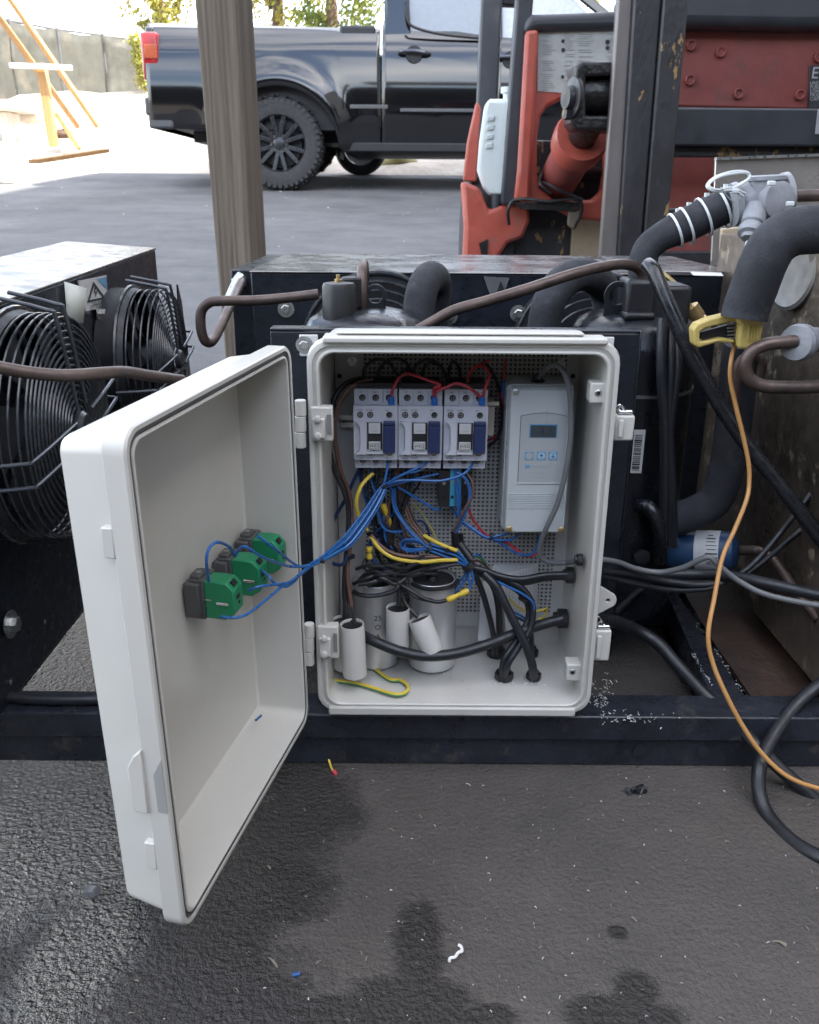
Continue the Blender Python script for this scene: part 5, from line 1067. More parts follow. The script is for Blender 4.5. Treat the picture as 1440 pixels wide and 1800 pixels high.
a = P(1214, 478, rc_y0 + .02); c = P(1272, 484, rc_y0 + .002); zz = zt + .0045
b = B(); b.add([PZ(1213, 478, zz), PZ(1268, 479, zz), PZ(1272, 485, zz), PZ(1219, 484, zz)], [(0, 1, 2, 3)]); b.build('top_label', label_w, rc, smooth=False)
p = P(420, 494, rc_y0 + .02); b = B(); b.tube([p + Vector((.004, .005, .006)), p, p + Vector((-.012, -.02, -.028))], .009, 12); b.lathe(p, (0, -.3, 1), [(-.006, .012), (.002, .012)], 6); b.build('header_stub', zinc, rc)

# ================================================================== LEFT CONDENSER
XC = -.43
A = PX(273, 436, XC); Nr = PX(0, 530, XC); 
lc = thing('left_condenser', 'black condenser unit at left with two wire fan guards and wet shiny top', 'condenser', (XC, 1.1, .066))
dirv = (A - Nr).normalized(); near = Nr - dirv * .28; wdt = Vector((-.15, .0025, .0095))
fa, na = A.copy(), near.copy()
Z = Vector((0, 0, 1))
b = B(); lo = [Vector((v.x, v.y, .066)) for v in (na, fa, fa + wdt, na + wdt)]; hi = [v - Z * .003 for v in (na, fa, fa + wdt, na + wdt)]
b.loft([lo, hi], True, True); b.build('casing', black_paint, lc, bevel=.002)
b = B(); n_ = dirv.cross(wdt.normalized()).normalized(); n_ = n_ if n_.z > 0 else -n_
ov = [na - wdt * .006, fa - wdt * .006 + dirv * .002, fa + wdt + dirv * .002, na + wdt]; b.prism([v - Z * .0028 for v in ov], (0, 0, .003)); b.build('top_sheet', M('wet_sheen_sheet', (.12, .103, .09), .3, metal=.3, var=.35, vs_=16, bump=.12, bs=26, rvar=.12, dirt=((.17, .135, .11), 9, .5, .12)), lc, bevel=.0008)  # warm patchy base stands in for the bright reflection on the top
def guard(hub, r, rings, depth):
    o = thing  # local frame: plane Y-Z, dome to +X
    base = Vector((XC + .028, hub.y, hub.z)); hubx = hub.x
    gp = B(); gp.lathe(base, (1, 0, 0), [(-.026, r * 1.06), (-.002, r * 1.06), (.002, r * 1.08), (.006, r * 1.06), (.012, r * 1.03), (.012, r * 1.0), (-.01, r * .99)], 48, cap=False); sh = gp.build('fan_shroud', fan_dark, lc)
    fb = B()
    for k in range(7):
        a0 = k * 2 * math.pi / 7; loops = []
        for s_ in np.linspace(.22, .95, 7):
            tw = .5 - .25 * s_; c0 = a0 + .35 * s_; row = []
            for u in (-.3, .3): an = c0 + u; row.append((base.x + .018 + tw * u * .05, base.y + s_ * r * math.cos(an), base.z + s_ * r * math.sin(an)))
            loops.append(row)
        fb.loft(loops, closed=False)
    fb.build('fan_blades', fan_dark, lc)
    B().lathe(base, (1, 0, 0), [(0, r * .3), (.03, r * .3), (.038, r * .26), (.04, r * .1)], 28).build('fan_motor', fan_dark, lc)
    gd = B().tube([(base.x + .002, base.y + r * 1.08 * math.cos(R(a)), base.z + r * 1.08 * math.sin(R(a))) for a in range(0, 360, 8)], .003, 6, sm=1, closed=True).build('fan_guard', guard_m, lc)
    proto = {}
    for k in range(rings):
        if k < 4: rr = r * 1.03; dx = .016 + k * (hubx - base.x - .018) / 4
        else:
            t = (k - 3) / (rings - 3); rr = r * (1.06 - .93 * t); dx = (hubx - base.x - .006) + .008 * math.sin(t * 1.57)
        B().tube([(base.x + dx, base.y + rr * math.cos(R(a)), base.z + rr * math.sin(R(a))) for a in range(0, 360, 8)], .00145, 6, sm=1, closed=True).build('ring', guard_m, gd)
    xf_ = hubx + .003
    for k in range(4):
        an = R(45 + 90 * k - 38)
        for off in (-.012, .012):
            cs, sn = math.cos(an), math.sin(an); px_, pz_ = -sn * off, cs * off
            B().tube([(base.x + .004, base.y + cs * r * 1.22 + px_, base.z + sn * r * 1.22 + pz_), (xf_ - .008, base.y + cs * r * 1.12 + px_, base.z + sn * r * 1.12 + pz_), (xf_, base.y + cs * r * 1.02 + px_, base.z + sn * r * 1.02 + pz_), (xf_ + .006, base.y + cs * r * .2 + px_, base.z + sn * r * .2 + pz_)], .0021, 8, sm=3).build('strut', guard_m, gd)
    B().lathe((xf_, base.y, base.z), (1, 0, 0), [(0, r * .15), (.004, r * .15), (.008, r * .12)], 24).build('hub_cap', guard_m, gd)
    for an in (R(-50), R(8)):
        pos_ = Vector((XC + .002, base.y + r * 1.27 * math.cos(an), base.z + r * 1.27 * math.sin(an)))
guard(PX(308, 631, -.345), .095, 17, .07)
guard(PX(136, 750, -.348), .112, 18, .07)
bolt(lc, PX(176, 553, XC + .004), (1, 0, 0), .010); bolt(lc, PX(18, 1097, XC + .004), (1, 0, 0), .0105); bolt(lc, PX(303, 645, XC + .03), (1, 0, 0), .009)
for px, py in ((79, 1093), (19, 1199)): B().lathe(PX(px, py, XC + .001), (1, 0, 0), [(0, .003), (.0006, .003)], 10).build('rivet', zinc, lc)
B().lathe(PZ(20, 1199, .0665), (0, 0, 1), [(0, .006), (.0006, .006)], 14).build('foot_hole', label_w, lc)
# end plate of the far fan
b = B(); b.prism([PX(x, y, XC + .02) for x, y in ((310, 500), (317, 530), (333, 660), (318, 668))], (.003, 0, 0)); b.build('end_plate', black_paint, lc)
# warning stickers
sk_ = [PX(136, 494, XC + .002), PX(186, 484, XC + .002), PX(188, 539, XC + .002), PX(150, 547, XC + .002)]
b = B(); b.prism(sk_, (.0012, 0, 0)); ws = b.build('warning_sticker', label_w, lc)
def onw(u, v, dx=.002): p = sk_[0].lerp(sk_[1], u).lerp(sk_[3].lerp(sk_[2], u), v); return p + Vector((dx, 0, 0))
b = B(); o3 = [onw(.48, .1), onw(.9, .72), onw(.1, .74)]; i3 = [onw(.48, .24), onw(.77, .66), onw(.22, .67)]
b.add(o3 + i3, [(0, 1, 4, 3), (1, 2, 5, 4), (2, 0, 3, 5)]); b.build('warning_triangle', print_blk, ws, smooth=False)
b = B(); b.add([onw(.5, .28), onw(.42, .47), onw(.5, .46), onw(.47, .63), onw(.58, .42), onw(.49, .43), onw(.55, .3)], [(0, 1, 2, 5, 6), (2, 3, 4, 5)]); b.build('lightning_bolt', print_blk, ws, smooth=False)
b = B(); b.add([onw(.62, .06, .0018), onw(.98, .04, .0018), onw(.99, .42, .0018), onw(.9, .36, .0018)], [(0, 1, 2, 3)]); b.build('blue_corner', print_blue, ws, smooth=False)
ey = (sk_[1] - sk_[0]).normalized(); ez = Vector((1, 0, 0)); eu = ez.cross(ey)
for s, v in (('DANGER DE', .82), ('ELECTROCUTION', .9)):
    p = onw(.52, v, .0022); X = Matrix(((ey.x, eu.x, 1, p.x), (ey.y, eu.y, 0, p.y), (ey.z, eu.z, 0, p.z), (0, 0, 0, 1))); text(s, .0075, (0, 0, 0), print_blk, ws, mtx=X)
flush_text()
cf = [PX(113, 495, XC + .004), PX(152, 507, XC + .018), PX(146, 569, XC + .02), PX(118, 560, XC + .004)]
b = B(); b.add(cf, [(0, 1, 2, 3)]); o = b.build('peeled_flap', M('flap_back', (.5, .52, .46), .6, var=.08), lc); s_ = o.modifiers.new('s', 'SOLIDIFY'); s_.thickness = .0006
def onc(u, v): return cf[0].lerp(cf[1], u).lerp(cf[3].lerp(cf[2], u), v) + Vector((.001, -.001, 0))
b = B(); o3 = [onc(.35, .1), onc(.75, .7), onc(.02, .62)]; i3 = [onc(.35, .25), onc(.6, .6), onc(.15, .56)]; b.add(o3 + i3, [(0, 1, 4, 3), (1, 2, 5, 4), (2, 0, 3, 5)]); b.build('faint_triangle', M('print_through', (.3, .32, .29), .6), o, smooth=False)
single('floor_cable', 'dark cable lying along the frame rail at far left', 'cable', [PZ(x, y, .0725) for x, y in ((-90, 1212), (0, 1224), (60, 1229), (120, 1230), (180, 1229), (260, 1228))], .0062, rubber)

# ================================================================== STEEL TANK (right)
XT = .455
tk = thing('steel_tank', 'large steel tank at right with chipped dark paint side and shiny upper sheet', 'tank', (XT, 1.0, .066))
pf = PX(1266, 420, XT); ytf = pf.y; zt_ = .535
B().box((XT, .806, .07), (.775, ytf, zt_)).build('side', chip, tk, bevel=.003)
a = P(1268, 405, ytf - .02); c = P(1309, 560, ytf - .02); b = B(); b.prism([P(x, y, ytf + .006) for x, y in ((1269, 402), (1330, 396), (1320, 560), (1262, 560))], (0, .01, 0)); b.build('corner_plate', beige_steel, tk, bevel=.002)
yb = ytf + .12
b = B(); b.prism([P(x, y, yb) for x, y in ((1258, 279), (1480, 271), (1480, 480), (1250, 480))], (0, .006, 0)); b.build('back_sheet', stainless, tk, bevel=.001)
p = P(1258, 279, yb); q = P(1480, 271, yb); B().beam(p, q, .012, .004).build('sheet_edge', zinc, tk)
# bowl shaped pale cap seen behind the fat foam pipe
b = B(); b.lathe(PX(1400, 470, XT - .002), (-1, -.15, .1), [(0, .05), (.004, .05), (.006, .046), (.003, .03)], 30); b.build('access_cover', M('worn_cover', (.16, .155, .15), .45, metal=.5, var=.2), tk)

# ================================================================== FORKLIFT
YL = 3.0
fk = thing('forklift', 'old red forklift facing the camera with black mast and white fuel tank', 'forklift', (.7, YL, gz(YL)))
def plate(name, pts, Y, th, m_, holes=None, bevel=.006, parent=fk, bs=2):
    b = B()
    if holes: b.holed([P(x, y, Y) for x, y in pts], [[P(x, y, Y) for x, y in h] for h in holes], (0, th, 0))
    else: b.prism([P(x, y, Y) for x, y in pts], (0, th, 0))
    return b.build(name, m_, parent, bevel=bevel, seg=bs)
# overhead guard pillars
B().beam(P(866, -60, 3.35), P(850, 320, 3.3), .07, .07, (0, 1, 0)).build('guard_pillar', dark_grey, fk, bevel=.008)
B().beam(P(926, -60, 3.0), P(893, 360, 3.0), .05, .07, (0, 1, 0)).build('guard_pillar', dark_grey, fk, bevel=.008)
B().beam(P(872, -4, 3.4), P(920, -2, 3.4), .05, .05).build('guard_crossbar', car_trim, fk, bevel=.005)
# fuel tank
b = B(); rowsT = [[P(x0, y, YY) for x0, YY in ((xl_, 3.02), (xr_, 3.0), (xr_ + 14, 3.22), (xl_ + 6, 3.3))] for y, xl_, xr_ in ((345, 858, 886), (330, 848, 898), (300, 838, 900), (250, 842, 902), (200, 849, 906), (182, 852, 906), (174, 862, 900))]
b.loft(rowsT, True, True); ft_ = b.build('fuel_tank', tank_w, fk, bevel=.014, seg=3)
p = P(897, 166, 3.05); B().lathe(p - Vector((0, 0, .03)), (0, 0, 1), [(0, .022), (.03, .022), (.034, .03), (.05, .03)], 14).build('filler_cap', tank_w, ft_)
for k in range(4): plate('embossed_rib', [(857 - k * 1, 205 + k * 16), (870 - k, 203 + k * 16), (869 - k, 212 + k * 16), (856 - k, 214 + k * 16)], 3.008, .004, tank_w, parent=ft_, bevel=.002)
p = P(873, 352, 3.02); B().lathe(p, (0, 0, -1), [(-.02, .02), (.03, .02)], 12).build('tank_foot', dark_grey, fk)
# red body: side seat post, fender, cowl frame with window
plate('side_panel', [(838, 178), (846, 188), (838, 320), (815, 318), (822, 250)], 3.12, .06, red_paint)
plate('step_panel', [(812, 318), (843, 330), (860, 370), (905, 352), (930, 352), (932, 388), (920, 418), (893, 428), (872, 460), (872, 500), (815, 500), (816, 440), (818, 400)], 2.99, .12, red_paint, bevel=.012)
hole_ = [(949, 330), (944, 300), (945, 240), (950, 205), (962, 188), (990, 174), (1040, 172), (1062, 180), (1064, 300), (1056, 338), (1040, 352), (972, 350)]
plate('cowl_frame', [(925, 56), (1100, 48), (1096, 385), (1075, 390), (1010, 385), (985, 372), (905, 352), (908, 300)], 2.96, .05, red_paint, [hole_], bevel=.01)
plate('cowl_edge', [(922, 56), (946, 54), (938, 200), (930, 352), (902, 354), (908, 300)], 2.955, -.03, red_paint, bevel=.012)
plate('cowl_cap', [(922, 60), (924, 34), (936, 24), (1000, 22), (1100, 17), (1100, 50), (945, 54)], 2.93, .3, dark_grey, bevel=.018, bs=3)
sp = plate('load_sticker', [(946, 56), (1090, 50), (1088, 164), (1000, 164), (945, 160)], 2.957, .002, sticker_m, bevel=0)
b = B(); rs = random.Random(12)
for k in range(26):
    y = 60 + k * 3.9
    for x0, x1 in ((950, 975), (990, 1010), (1015, 1050), (1066, 1086)):
        if rs.random() < .75:
            xa = x0 + rs.uniform(0, 5); b.prism([P(xa, y, 2.9555), P(xa + (x1 - x0) * rs.uniform(.4, 1), y, 2.9555), P(xa + (x1 - x0) * rs.uniform(.4, .9), y + .9, 2.9555), P(xa, y + .9, 2.9555)], (0, .0005, 0))
b.build('sticker_print', print_grey, sp, smooth=False)
b = B()
for x, y, r in ((990, 72, .005), (990, 88, .006), (989, 135, .005), (1068, 74, .007), (1068, 84, .006)): b.lathe(P(x, y, 2.955), (0, -1, 0), [(0, r), (.0004, r)], 12)
b.build('sticker_dots', print_blk, sp)
# torn cover and dark wheel well under the cowl
b = B(); b.prism([P(x, y, 3.1) for x, y in ((872, 500), (888, 425), (896, 372), (1030, 356), (1062, 376), (1062, 500))], (0, .25, 0)); b.build('wheel_well', grease, fk)
b = B(); b.tube(Q((895, 395, 2.94), (893, 372, 2.93), (902, 353, 2.93), (925, 350, 2.92), (965, 354, 2.91), (1005, 350, 2.91), (1022, 358, 2.91), (1020, 380, 2.92), (1008, 402, 2.94)), .0055, 8); b.build('torn_edging', grease, fk)
plate('torn_flap', [(905, 356), (1018, 354), (1022, 366), (1010, 372), (915, 368)], 2.925, .01, grease, bevel=.002)
plate('flap_end', [(1000, 366), (1018, 362), (1020, 385), (1008, 404), (998, 396)], 2.93, .02, M('dusty_flap', (.16, .13, .1), .8), bevel=.004)
plate('fender_cutout', [(842, 428), (858, 420), (857, 460), (847, 450)], 2.985, .004, grease, bevel=0)
plate('inner_brace', [(1008, 380), (1062, 384), (1060, 500), (1000, 500)], 3.06, .03, beige_steel, bevel=.004)
b = B(); wc = P(822, 460, 3.25); b.lathe(Vector((wc.x - .02, 3.3, gz(3.3) + .26)), (1, 0, 0), [(0, .2), (.02, .255), (.16, .255), (.18, .2)], 32); b.build('tyre', tyre_m, fk)
# tilt cylinder with its clevis
b = B(); a = P(980, 320, 3.05); c = P(1024, 238, 2.72); b.cyl(a, c, .062, 24); b.build('tilt_cylinder', red_dull, fk)
ax_ = (c - a).normalized(); b = B(); b.lathe(c - ax_ * .07, ax_, [(0, .066), (.0, .078), (.05, .08), (.075, .074), (.075, .05)], 26); b.build('cylinder_collar', red_paint, fk)
b = B(); b.cyl(c, P(1040, 205, 2.6), .042, 18); b.build('piston_rod', grease, fk)
cv = plate('clevis', [(1012, 115), (1024, 107), (1096, 108), (1094, 222), (1086, 230), (1012, 228), (1004, 215)], 2.55, .13, grease, [[(1030, 134), (1084, 132), (1082, 203), (1030, 203)]], bevel=.008)
b = B(); b.cyl(P(1022, 168, 2.62), P(1092, 168, 2.62), .055, 20); b.build('pivot_sleeve', grease, cv)
b = B(); pc = P(1012, 172, 2.56); b.lathe(pc, (-1, -.3, 0), [(0, .05), (.012, .05), (.014, .03), (.03, .028)], 20); b.lathe(P(1004, 200, 2.56), (-1, -.3, 0), [(0, .016), (.02, .016)], 6); b.build('pivot_pin', mast_m, cv)
# hydraulic lines behind the cylinder
b = B(); b.tube(Q((1005, 330, 3.1), (1018, 300, 3.05), (1050, 300, 3.05), (1056, 320, 3.1), (1046, 352, 3.12)), .012, 8); b.build('hydraulic_line', copper, fk)
b = B(); b.tube(Q((950, 320, 2.95), (965, 325, 2.92), (985, 335, 2.9), (1010, 345, 2.9), (1025, 352, 2.9)), .005, 6); b.tube(Q((952, 305, 2.97), (949, 322, 2.93), (968, 340, 2.92)), .005, 6); b.build('loose_wire', black_w, fk)
plate('inner_bracket', [(950, 300), (975, 296), (985, 330), (975, 345), (955, 335)], 3.02, .04, red_dull, bevel=.004); plate('inner_panel', [(1000, 305), (1040, 300), (1040, 352), (1005, 352)], 3.15, .02, red_dull, bevel=.004)
# mast
def mastrail(name, xt0, xt1, xb0, xb1, Y, th, m_): return plate(name, [(xt0, -60), (xt1, -60), (xb1, 520), (xb0, 520)], Y, th, m_, bevel=.006)
mastrail('mast_flange', 1090, 1117, 1050, 1082, 2.52, .03, mast_grey)
mastrail('mast_rail', 1118, 1169, 1083, 1121, 2.5, .14, mast_m)
mastrail('inner_rail', 1171, 1217, 1124, 1163, 2.49, .16, mast_m)
mastrail('mast_rail', 1568, 1622, 1500, 1545, 2.5, .14, mast_m)
mastrail('mast_flange', 1623, 1655, 1546, 1578, 2.52, .03, mast_grey)
b = B(); wr_ = P(1560, 460, 3.25); b.lathe(Vector((wr_.x, 3.3, gz(3.3) + .26)), (1, 0, 0), [(0, .2), (.02, .255), (.16, .255), (.18, .2)], 32); b.build('tyre', tyre_m, fk)
B().box((P(880, 460, 3.2).x, 3.08, gz(3.2) + .12), (P(1560, 460, 3.2).x, 4.6, gz(3.2) + .6)).build('chassis', mast_m, fk, bevel=.01)
# red body seen behind the mast
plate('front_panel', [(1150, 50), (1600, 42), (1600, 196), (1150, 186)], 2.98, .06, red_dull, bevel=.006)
plate('hood', [(1140, -60), (1600, -60), (1600, 46), (1400, 50), (1190, 46), (1140, 44)], 2.9, .5, dark_grey, bevel=.03, bs=4)
plate('cross_member', [(1130, 188), (1600, 192), (1600, 258), (1130, 256)], 2.72, .08, dark_grey, bevel=.006)
plate('cross_member', [(1130, 257), (1600, 259), (1600, 276), (1130, 276)], 2.76, .04, mast_m, bevel=.004)
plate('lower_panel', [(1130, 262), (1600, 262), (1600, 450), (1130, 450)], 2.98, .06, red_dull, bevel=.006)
plate('bottom_channel', [(1130, 442), (1600, 442), (1600, 540), (1130, 540)], 2.95, .1, mast_m, bevel=.004)
plate('mast_roller_box', [(1168, 366), (1191, 366), (1186, 430), (1160, 430)], 2.6, .08, mast_m, bevel=.006)
for px, py in ((1214, 80), (1266, 92), (1212, 141), (1297, 165), (1405, 167), (1438, 101), (1234, 372)):
    p = P(px, py, 2.979); b = B(); b.lathe(p, (0, -1, 0), [(0, .0165), (.014, .0165), (.015, .011), (.009, .0095)], 8); b.build('panel_bolt', red_dull, fk, bevel=.002)
pl_ = plate('data_plate', [(1423, 115), (1560, 112), (1560, 190), (1421, 190)], 2.974, .004, dark_grey, bevel=.001)
text('E', .045, P(1433, 129, 2.972), label_w, pl_, 'plate_lettering')
for k, s in enumerate(('UNIT NO', 'FUEL TYPE', 'LOAD', 'MODEL', 'CAPACITY')): text(s, .014, P(1424, 146 + k * 7, 2.972), label_w, pl_, 'plate_lettering', ax='LEFT')
flush_text()
plate('torn_label', [(1438, 192), (1470, 190), (1470, 236), (1433, 236)], 2.715, .003, M('silver_label', (.4, .41, .43), .4), bevel=.001)

# ================================================================== PICKUP TRUCK
YT = 8.25
gT = gz(YT)
tr_ = thing('pickup_truck', 'black crew cab pickup truck parked side on in the shaded yard', 'truck', (P(490, 330, YT).x, YT, gT))
def tx_(px): return P(px, 180, YT).x
def tz_(py): return P(600, py, YT).z
hub = P(491, 257, YT); HX, HZ = hub.x, gT + .375
zsill, ztop = tz_(262), tz_(46)
def side_y(h):      # lateral profile: h 0 at sill to 1 at the bed rail / belt, + is towards the far side
    if h > .8: return .02 + 1.1 * (h - .8) ** 1.35
    if h > .66: return .0 + .02 * (h - .66) / .14
    if h > .3: return -.012 * math.sin((h - .3) / .36 * 3.14)
    return .06 * (.3 - h) / .3 * (1 if h < .25 else .5)
AR = .52
def bottom(x):
    z = zsill
    for cx in (HX, HX + 3.25):
        d = abs(x - cx)
        if d < AR: z = max(z, HZ + math.sqrt(AR * AR - d * d) * .92 - .02)
    if x < HX - AR: z = tz_(228)
    return z
def flare(x, z):
    f = 0
    for cx in (HX, HX + 3.25):
        d = math.hypot(x - cx, (z - HZ) * 1.0)
        f = max(f, math.exp(-((d - AR) / .11) ** 2))
    return -.06 * f
def panel(name, x0, x1, zt0, zt1, m_, far=False, nx=None, top=None):
    nx = nx or max(6, int((x1 - x0) / .035)); rows = []
    for i in range(nx + 1):
        x = x0 + (x1 - x0) * i / nx; zb_ = bottom(x); zt_ = (zt0 + (zt1 - zt0) * i / nx); row = []
        for j in range(21):
            z = zb_ + (zt_ - zb_) * j / 20; h = (z - zsill) / (ztop - zsill)
            y = YT + side_y(h) + flare(x, z)
            row.append(Vector((x, (2 * YT + 1.75 - y) if far else y, z)))
        rows.append(row)
    b = B(); b.loft(rows, closed=False); o = b.build(name, m_, tr_, angle=40); s_ = o.modifiers.new('s', 'SOLIDIFY'); s_.thickness = .02; s_.offset = 0
    return o
xT0 = tx_(262); xgap = tx_(671); xd2 = tx_(872); xcabF = tx_(1075); xnose = HX + 4.15
ztail = tz_(38); zbed = tz_(46); zbelt = tz_(62)
for far in (False, True):
    panel('bed_side', xT0, xgap - .012, ztail, zbed, car_paint, far)
    panel('rear_door', xgap + .004, xd2 - .004, tz_(30), zbelt, car_paint, far)
    panel('front_door', xd2 + .004, xcabF - .004, zbelt, tz_(70), car_paint, far)
    panel('front_fender', xcabF, xnose, tz_(72), tz_(90), car_paint, far)
# bed rear corner, floor, tailgate, bumper
B().box((xT0 + .03, YT + .06, tz_(228)), (xgap - .03, YT + 1.69, tz_(120))).build('bed_floor', car_trim, tr_)
B().box((xT0 - .01, YT + .1, tz_(180)), (xT0 + .06, YT + 1.65, ztail - .03)).build('tailgate', car_paint, tr_, bevel=.015)
b = B(); b.box((xT0 - .05, YT + .03, tz_(205)), (xT0 + .17, YT + 1.72, tz_(172))); b.box((xT0 - .02, YT + .0, tz_(228)), (xT0 + .2, YT + 1.7, tz_(204))); b.build('rear_bumper', M('bumper_grey', (.075, .078, .085), .42), tr_, bevel=.02, seg=3)
tl_ = B(); tl_.box((tx_(256), YT - .005, tz_(143)), (tx_(286), YT + .22, tz_(58))); tl_ = tl_.build('tail_light', tail_r, tr_, bevel=.02, seg=3)
B().box((tx_(262), YT - .012, tz_(105)), (tx_(284), YT - .0052, tz_(80))).build('indicator_lens', tail_o, tl_, bevel=.004)
# cab: roof, pillars, glass
zroof = zbelt + .56; y0c, y1c = YT + .12, YT + 1.63
b = B(); b.box((tx_(700), y0c + .08, zroof - .03), (tx_(960), y1c - .08, zroof + .03)); b.build('roof', car_paint, tr_, bevel=.03, seg=3)
def bar(name, a, c, w1, w2, m_=car_paint): return B().beam(a, c, w1, w2, (0, 1, 0)).build(name, m_, tr_, bevel=.01)
for yy, yt in ((y0c - .03, y0c + .08), (y1c + .03, y1c - .08)):
    b = B(); b.prism([(xgap + .01, yy, zbelt + .0), (tx_(722), yy, zbelt - .03), (tx_(716), yy + (yt - yy) * .8, zroof - .08), (tx_(720), yt, zroof), (tx_(688), yt, zroof)], (0, .05, 0)); b.build('rear_pillar', car_paint, tr_, bevel=.008)
    bar('middle_pillar', Vector((xd2, yy + .02, zbelt - .02)), Vector((xd2 - .02, yt, zroof)), .09, .04)
    bar('front_pillar', Vector((tx_(1085), yy + .02, tz_(40))), Vector((tx_(950), yt, zroof)), .07, .05)
    b = B(); b.prism([(tx_(720), yy + .02, zbelt), (xd2, yy + .02, zbelt - .01), (xd2 - .03, yt + .01, zroof - .02), (tx_(716), yt + .01, zroof - .02)], (0, .008, 0)); b.build('rear_window', glass_m, tr_)
    b = B(); b.prism([(xd2 + .04, yy + .02, zbelt - .01), (tx_(1080), yy + .02, zbelt - .03), (tx_(952), yt + .01, zroof - .02), (xd2 + .02, yt + .01, zroof - .02)], (0, .008, 0)); b.build('front_window', M('clear_pane', (.5, .53, .55), .06, coat=.4), tr_)
b = B(); b.box((xgap + .02, y0c, tz_(120)), (xgap + .05, y1c, zroof - .02)); b.build('cab_back', car_paint, tr_)
b = B(); b.tube([(tx_(712), YT + .06, tz_(0)), (tx_(716), YT + .05, tz_(32)), (tx_(730), YT + .048, tz_(46)), (tx_(780), YT + .046, tz_(58)), (tx_(870), YT + .046, tz_(66))], .012, 8); b.build('window_trim', car_trim, tr_)
b = B(); b.box((xcabF, YT + .1, tz_(130)), (xnose, YT + 1.65, tz_(76))); b.build('hood', car_paint, tr_, bevel=.05, seg=4)
def handle(px, py):
    p = P(px, py, YT); b = B(); b.tube([p + Vector((-.12, -.004, .0)), p + Vector((-.1, -.035, .006)), p + Vector((0, -.045, .008)), p + Vector((.1, -.035, -.004)), p + Vector((.13, -.004, -.008))], .017, 10); o = b.build('door_handle', M('handle_chrome_black', (.12, .12, .13), .15, metal=.8), tr_)
    B().lathe(p + Vector((0, -.008, -.012)), (0, -1, 0), [(0, .07), (.004, .066)], 24).build('handle_cup', car_trim, o)
handle(728, 93); handle(898, 103)
B().box((xgap + .16, YT - .02, tz_(196)), (tx_(860), YT - .006, tz_(190))).build('side_moulding', M('moulding_gloss', (.12, .125, .13), .15), tr_, bevel=.003)
B().box((tx_(615), YT - .022, tz_(191)), (tx_(682), YT - .006, tz_(184))).build('side_moulding', M('moulding_gloss', (.12, .125, .13), .15), tr_, bevel=.003)
B().box((tx_(600), YT + .02, tz_(266)), (xcabF, YT + 1.7, tz_(250))).build('rocker', car_trim, tr_, bevel=.01)
b = B(); b.box((tx_(598), YT + .1, tz_(63)), (tx_(660), YT + .3, tz_(40))); b.build('bed_rail_pad', car_trim, tr_, bevel=.02)
B().box((xT0 + .25, YT + .5, gT + .42), (xnose - .3, YT + 1.25, gT + .55)).build('chassis', car_trim, tr_)
B().cyl((HX, YT + .2, gT + .375), (HX, YT + 1.5, gT + .375), .05, 12).build('axle', car_trim, tr_)
# inner arch liner
b = B(); b.loft([[(HX + (AR + .01) * math.cos(R(a)), y, HZ + (AR + .01) * .92 * math.sin(R(a)) - .02) for a in range(-10, 191, 10)] for y in (YT + .03, YT + .55)], closed=False); b.build('arch_liner', car_trim, tr_)
def wheel(cx, cy, sgn, full=True):
    r = .38
    c = Vector((cx, cy, gz(cy) + r - .005)); a = (0, sgn, 0)
    w_ = B().lathe(c, a, [(-.13, r * .62), (-.13, r * .9), (-.11, r * .975), (-.09, r), (.09, r), (.11, r * .975), (.13, r * .9), (.135, r * .75), (.125, r * .62), (.11, r * .6)], 56, cap=False).build('wheel', tyre_m, tr_, angle=30)
    b = B()
    for k in range(44):
        an = 2 * math.pi * k / 44; X = Matrix.Translation(c) @ Matrix.Rotation(an, 4, 'Y')
        for yy, ln in ((.1, .03), (-.1, .03), (.03, .035), (-.03, .035)):
            sb = B(X @ Matrix.Rotation(.12 if k % 2 else -.05, 4, 'Y')); sb.box((-.017, yy - .028, r * .985), (.017, yy + .028, r + .006)); b.add(sb.v, sb.f)
        if full:
            sb = B(X); sb.box((-.014, sgn * .128 - .004, r * .84), (.014, sgn * .128 + .008 * sgn, r * .95)); b.add(sb.v, sb.f)
    b.build('tread', tyre_m, w_, smooth=False)
    b = B(); b.lathe(c, a, [(.1, r * .62), (.112, r * .62), (.115, r * .6), (.1, r * .57), (.0, r * .55), (-.05, r * .5)], 44, cap=False); b.lathe(c, a, [(.02, r * .01), (.02, r * .5)], 30, cap=False); rim = b.build('rim', rim_m, w_)
    b = B()
    for k in range(6):
        an = 2 * math.pi * k / 6
        for da in (-.14, .14):
            X = Matrix.Translation(c) @ Matrix.Rotation(an, 4, 'Y'); s1 = X @ Vector((da * .06, sgn * .085, r * .14)); s2 = X @ Vector((da * .38, sgn * .1, r * .58))
            b.beam(s1, s2, .035, .03, (0, 1, 0))
    b.lathe(c, a, [(.05, r * .24), (.085, r * .22), (.1, r * .13), (.105, r * .05)], 24); b.build('spokes', rim_m, rim, bevel=.004)
    b = B()
    for k in range(6): an = 2 * math.pi * (k + .5) / 6; b.lathe(c + Vector((math.sin(an) * r * .17, 0, math.cos(an) * r * .17)), a, [(.08, .016), (.112, .014)], 8)
    b.build('lug_nuts', chrome, rim)
wheel(HX, YT + .1, -1); wheel(HX, YT + 1.62, 1, False); wheel(HX + 3.25, YT + .1, -1); wheel(HX + 3.25, YT + 1.62, 1, False)
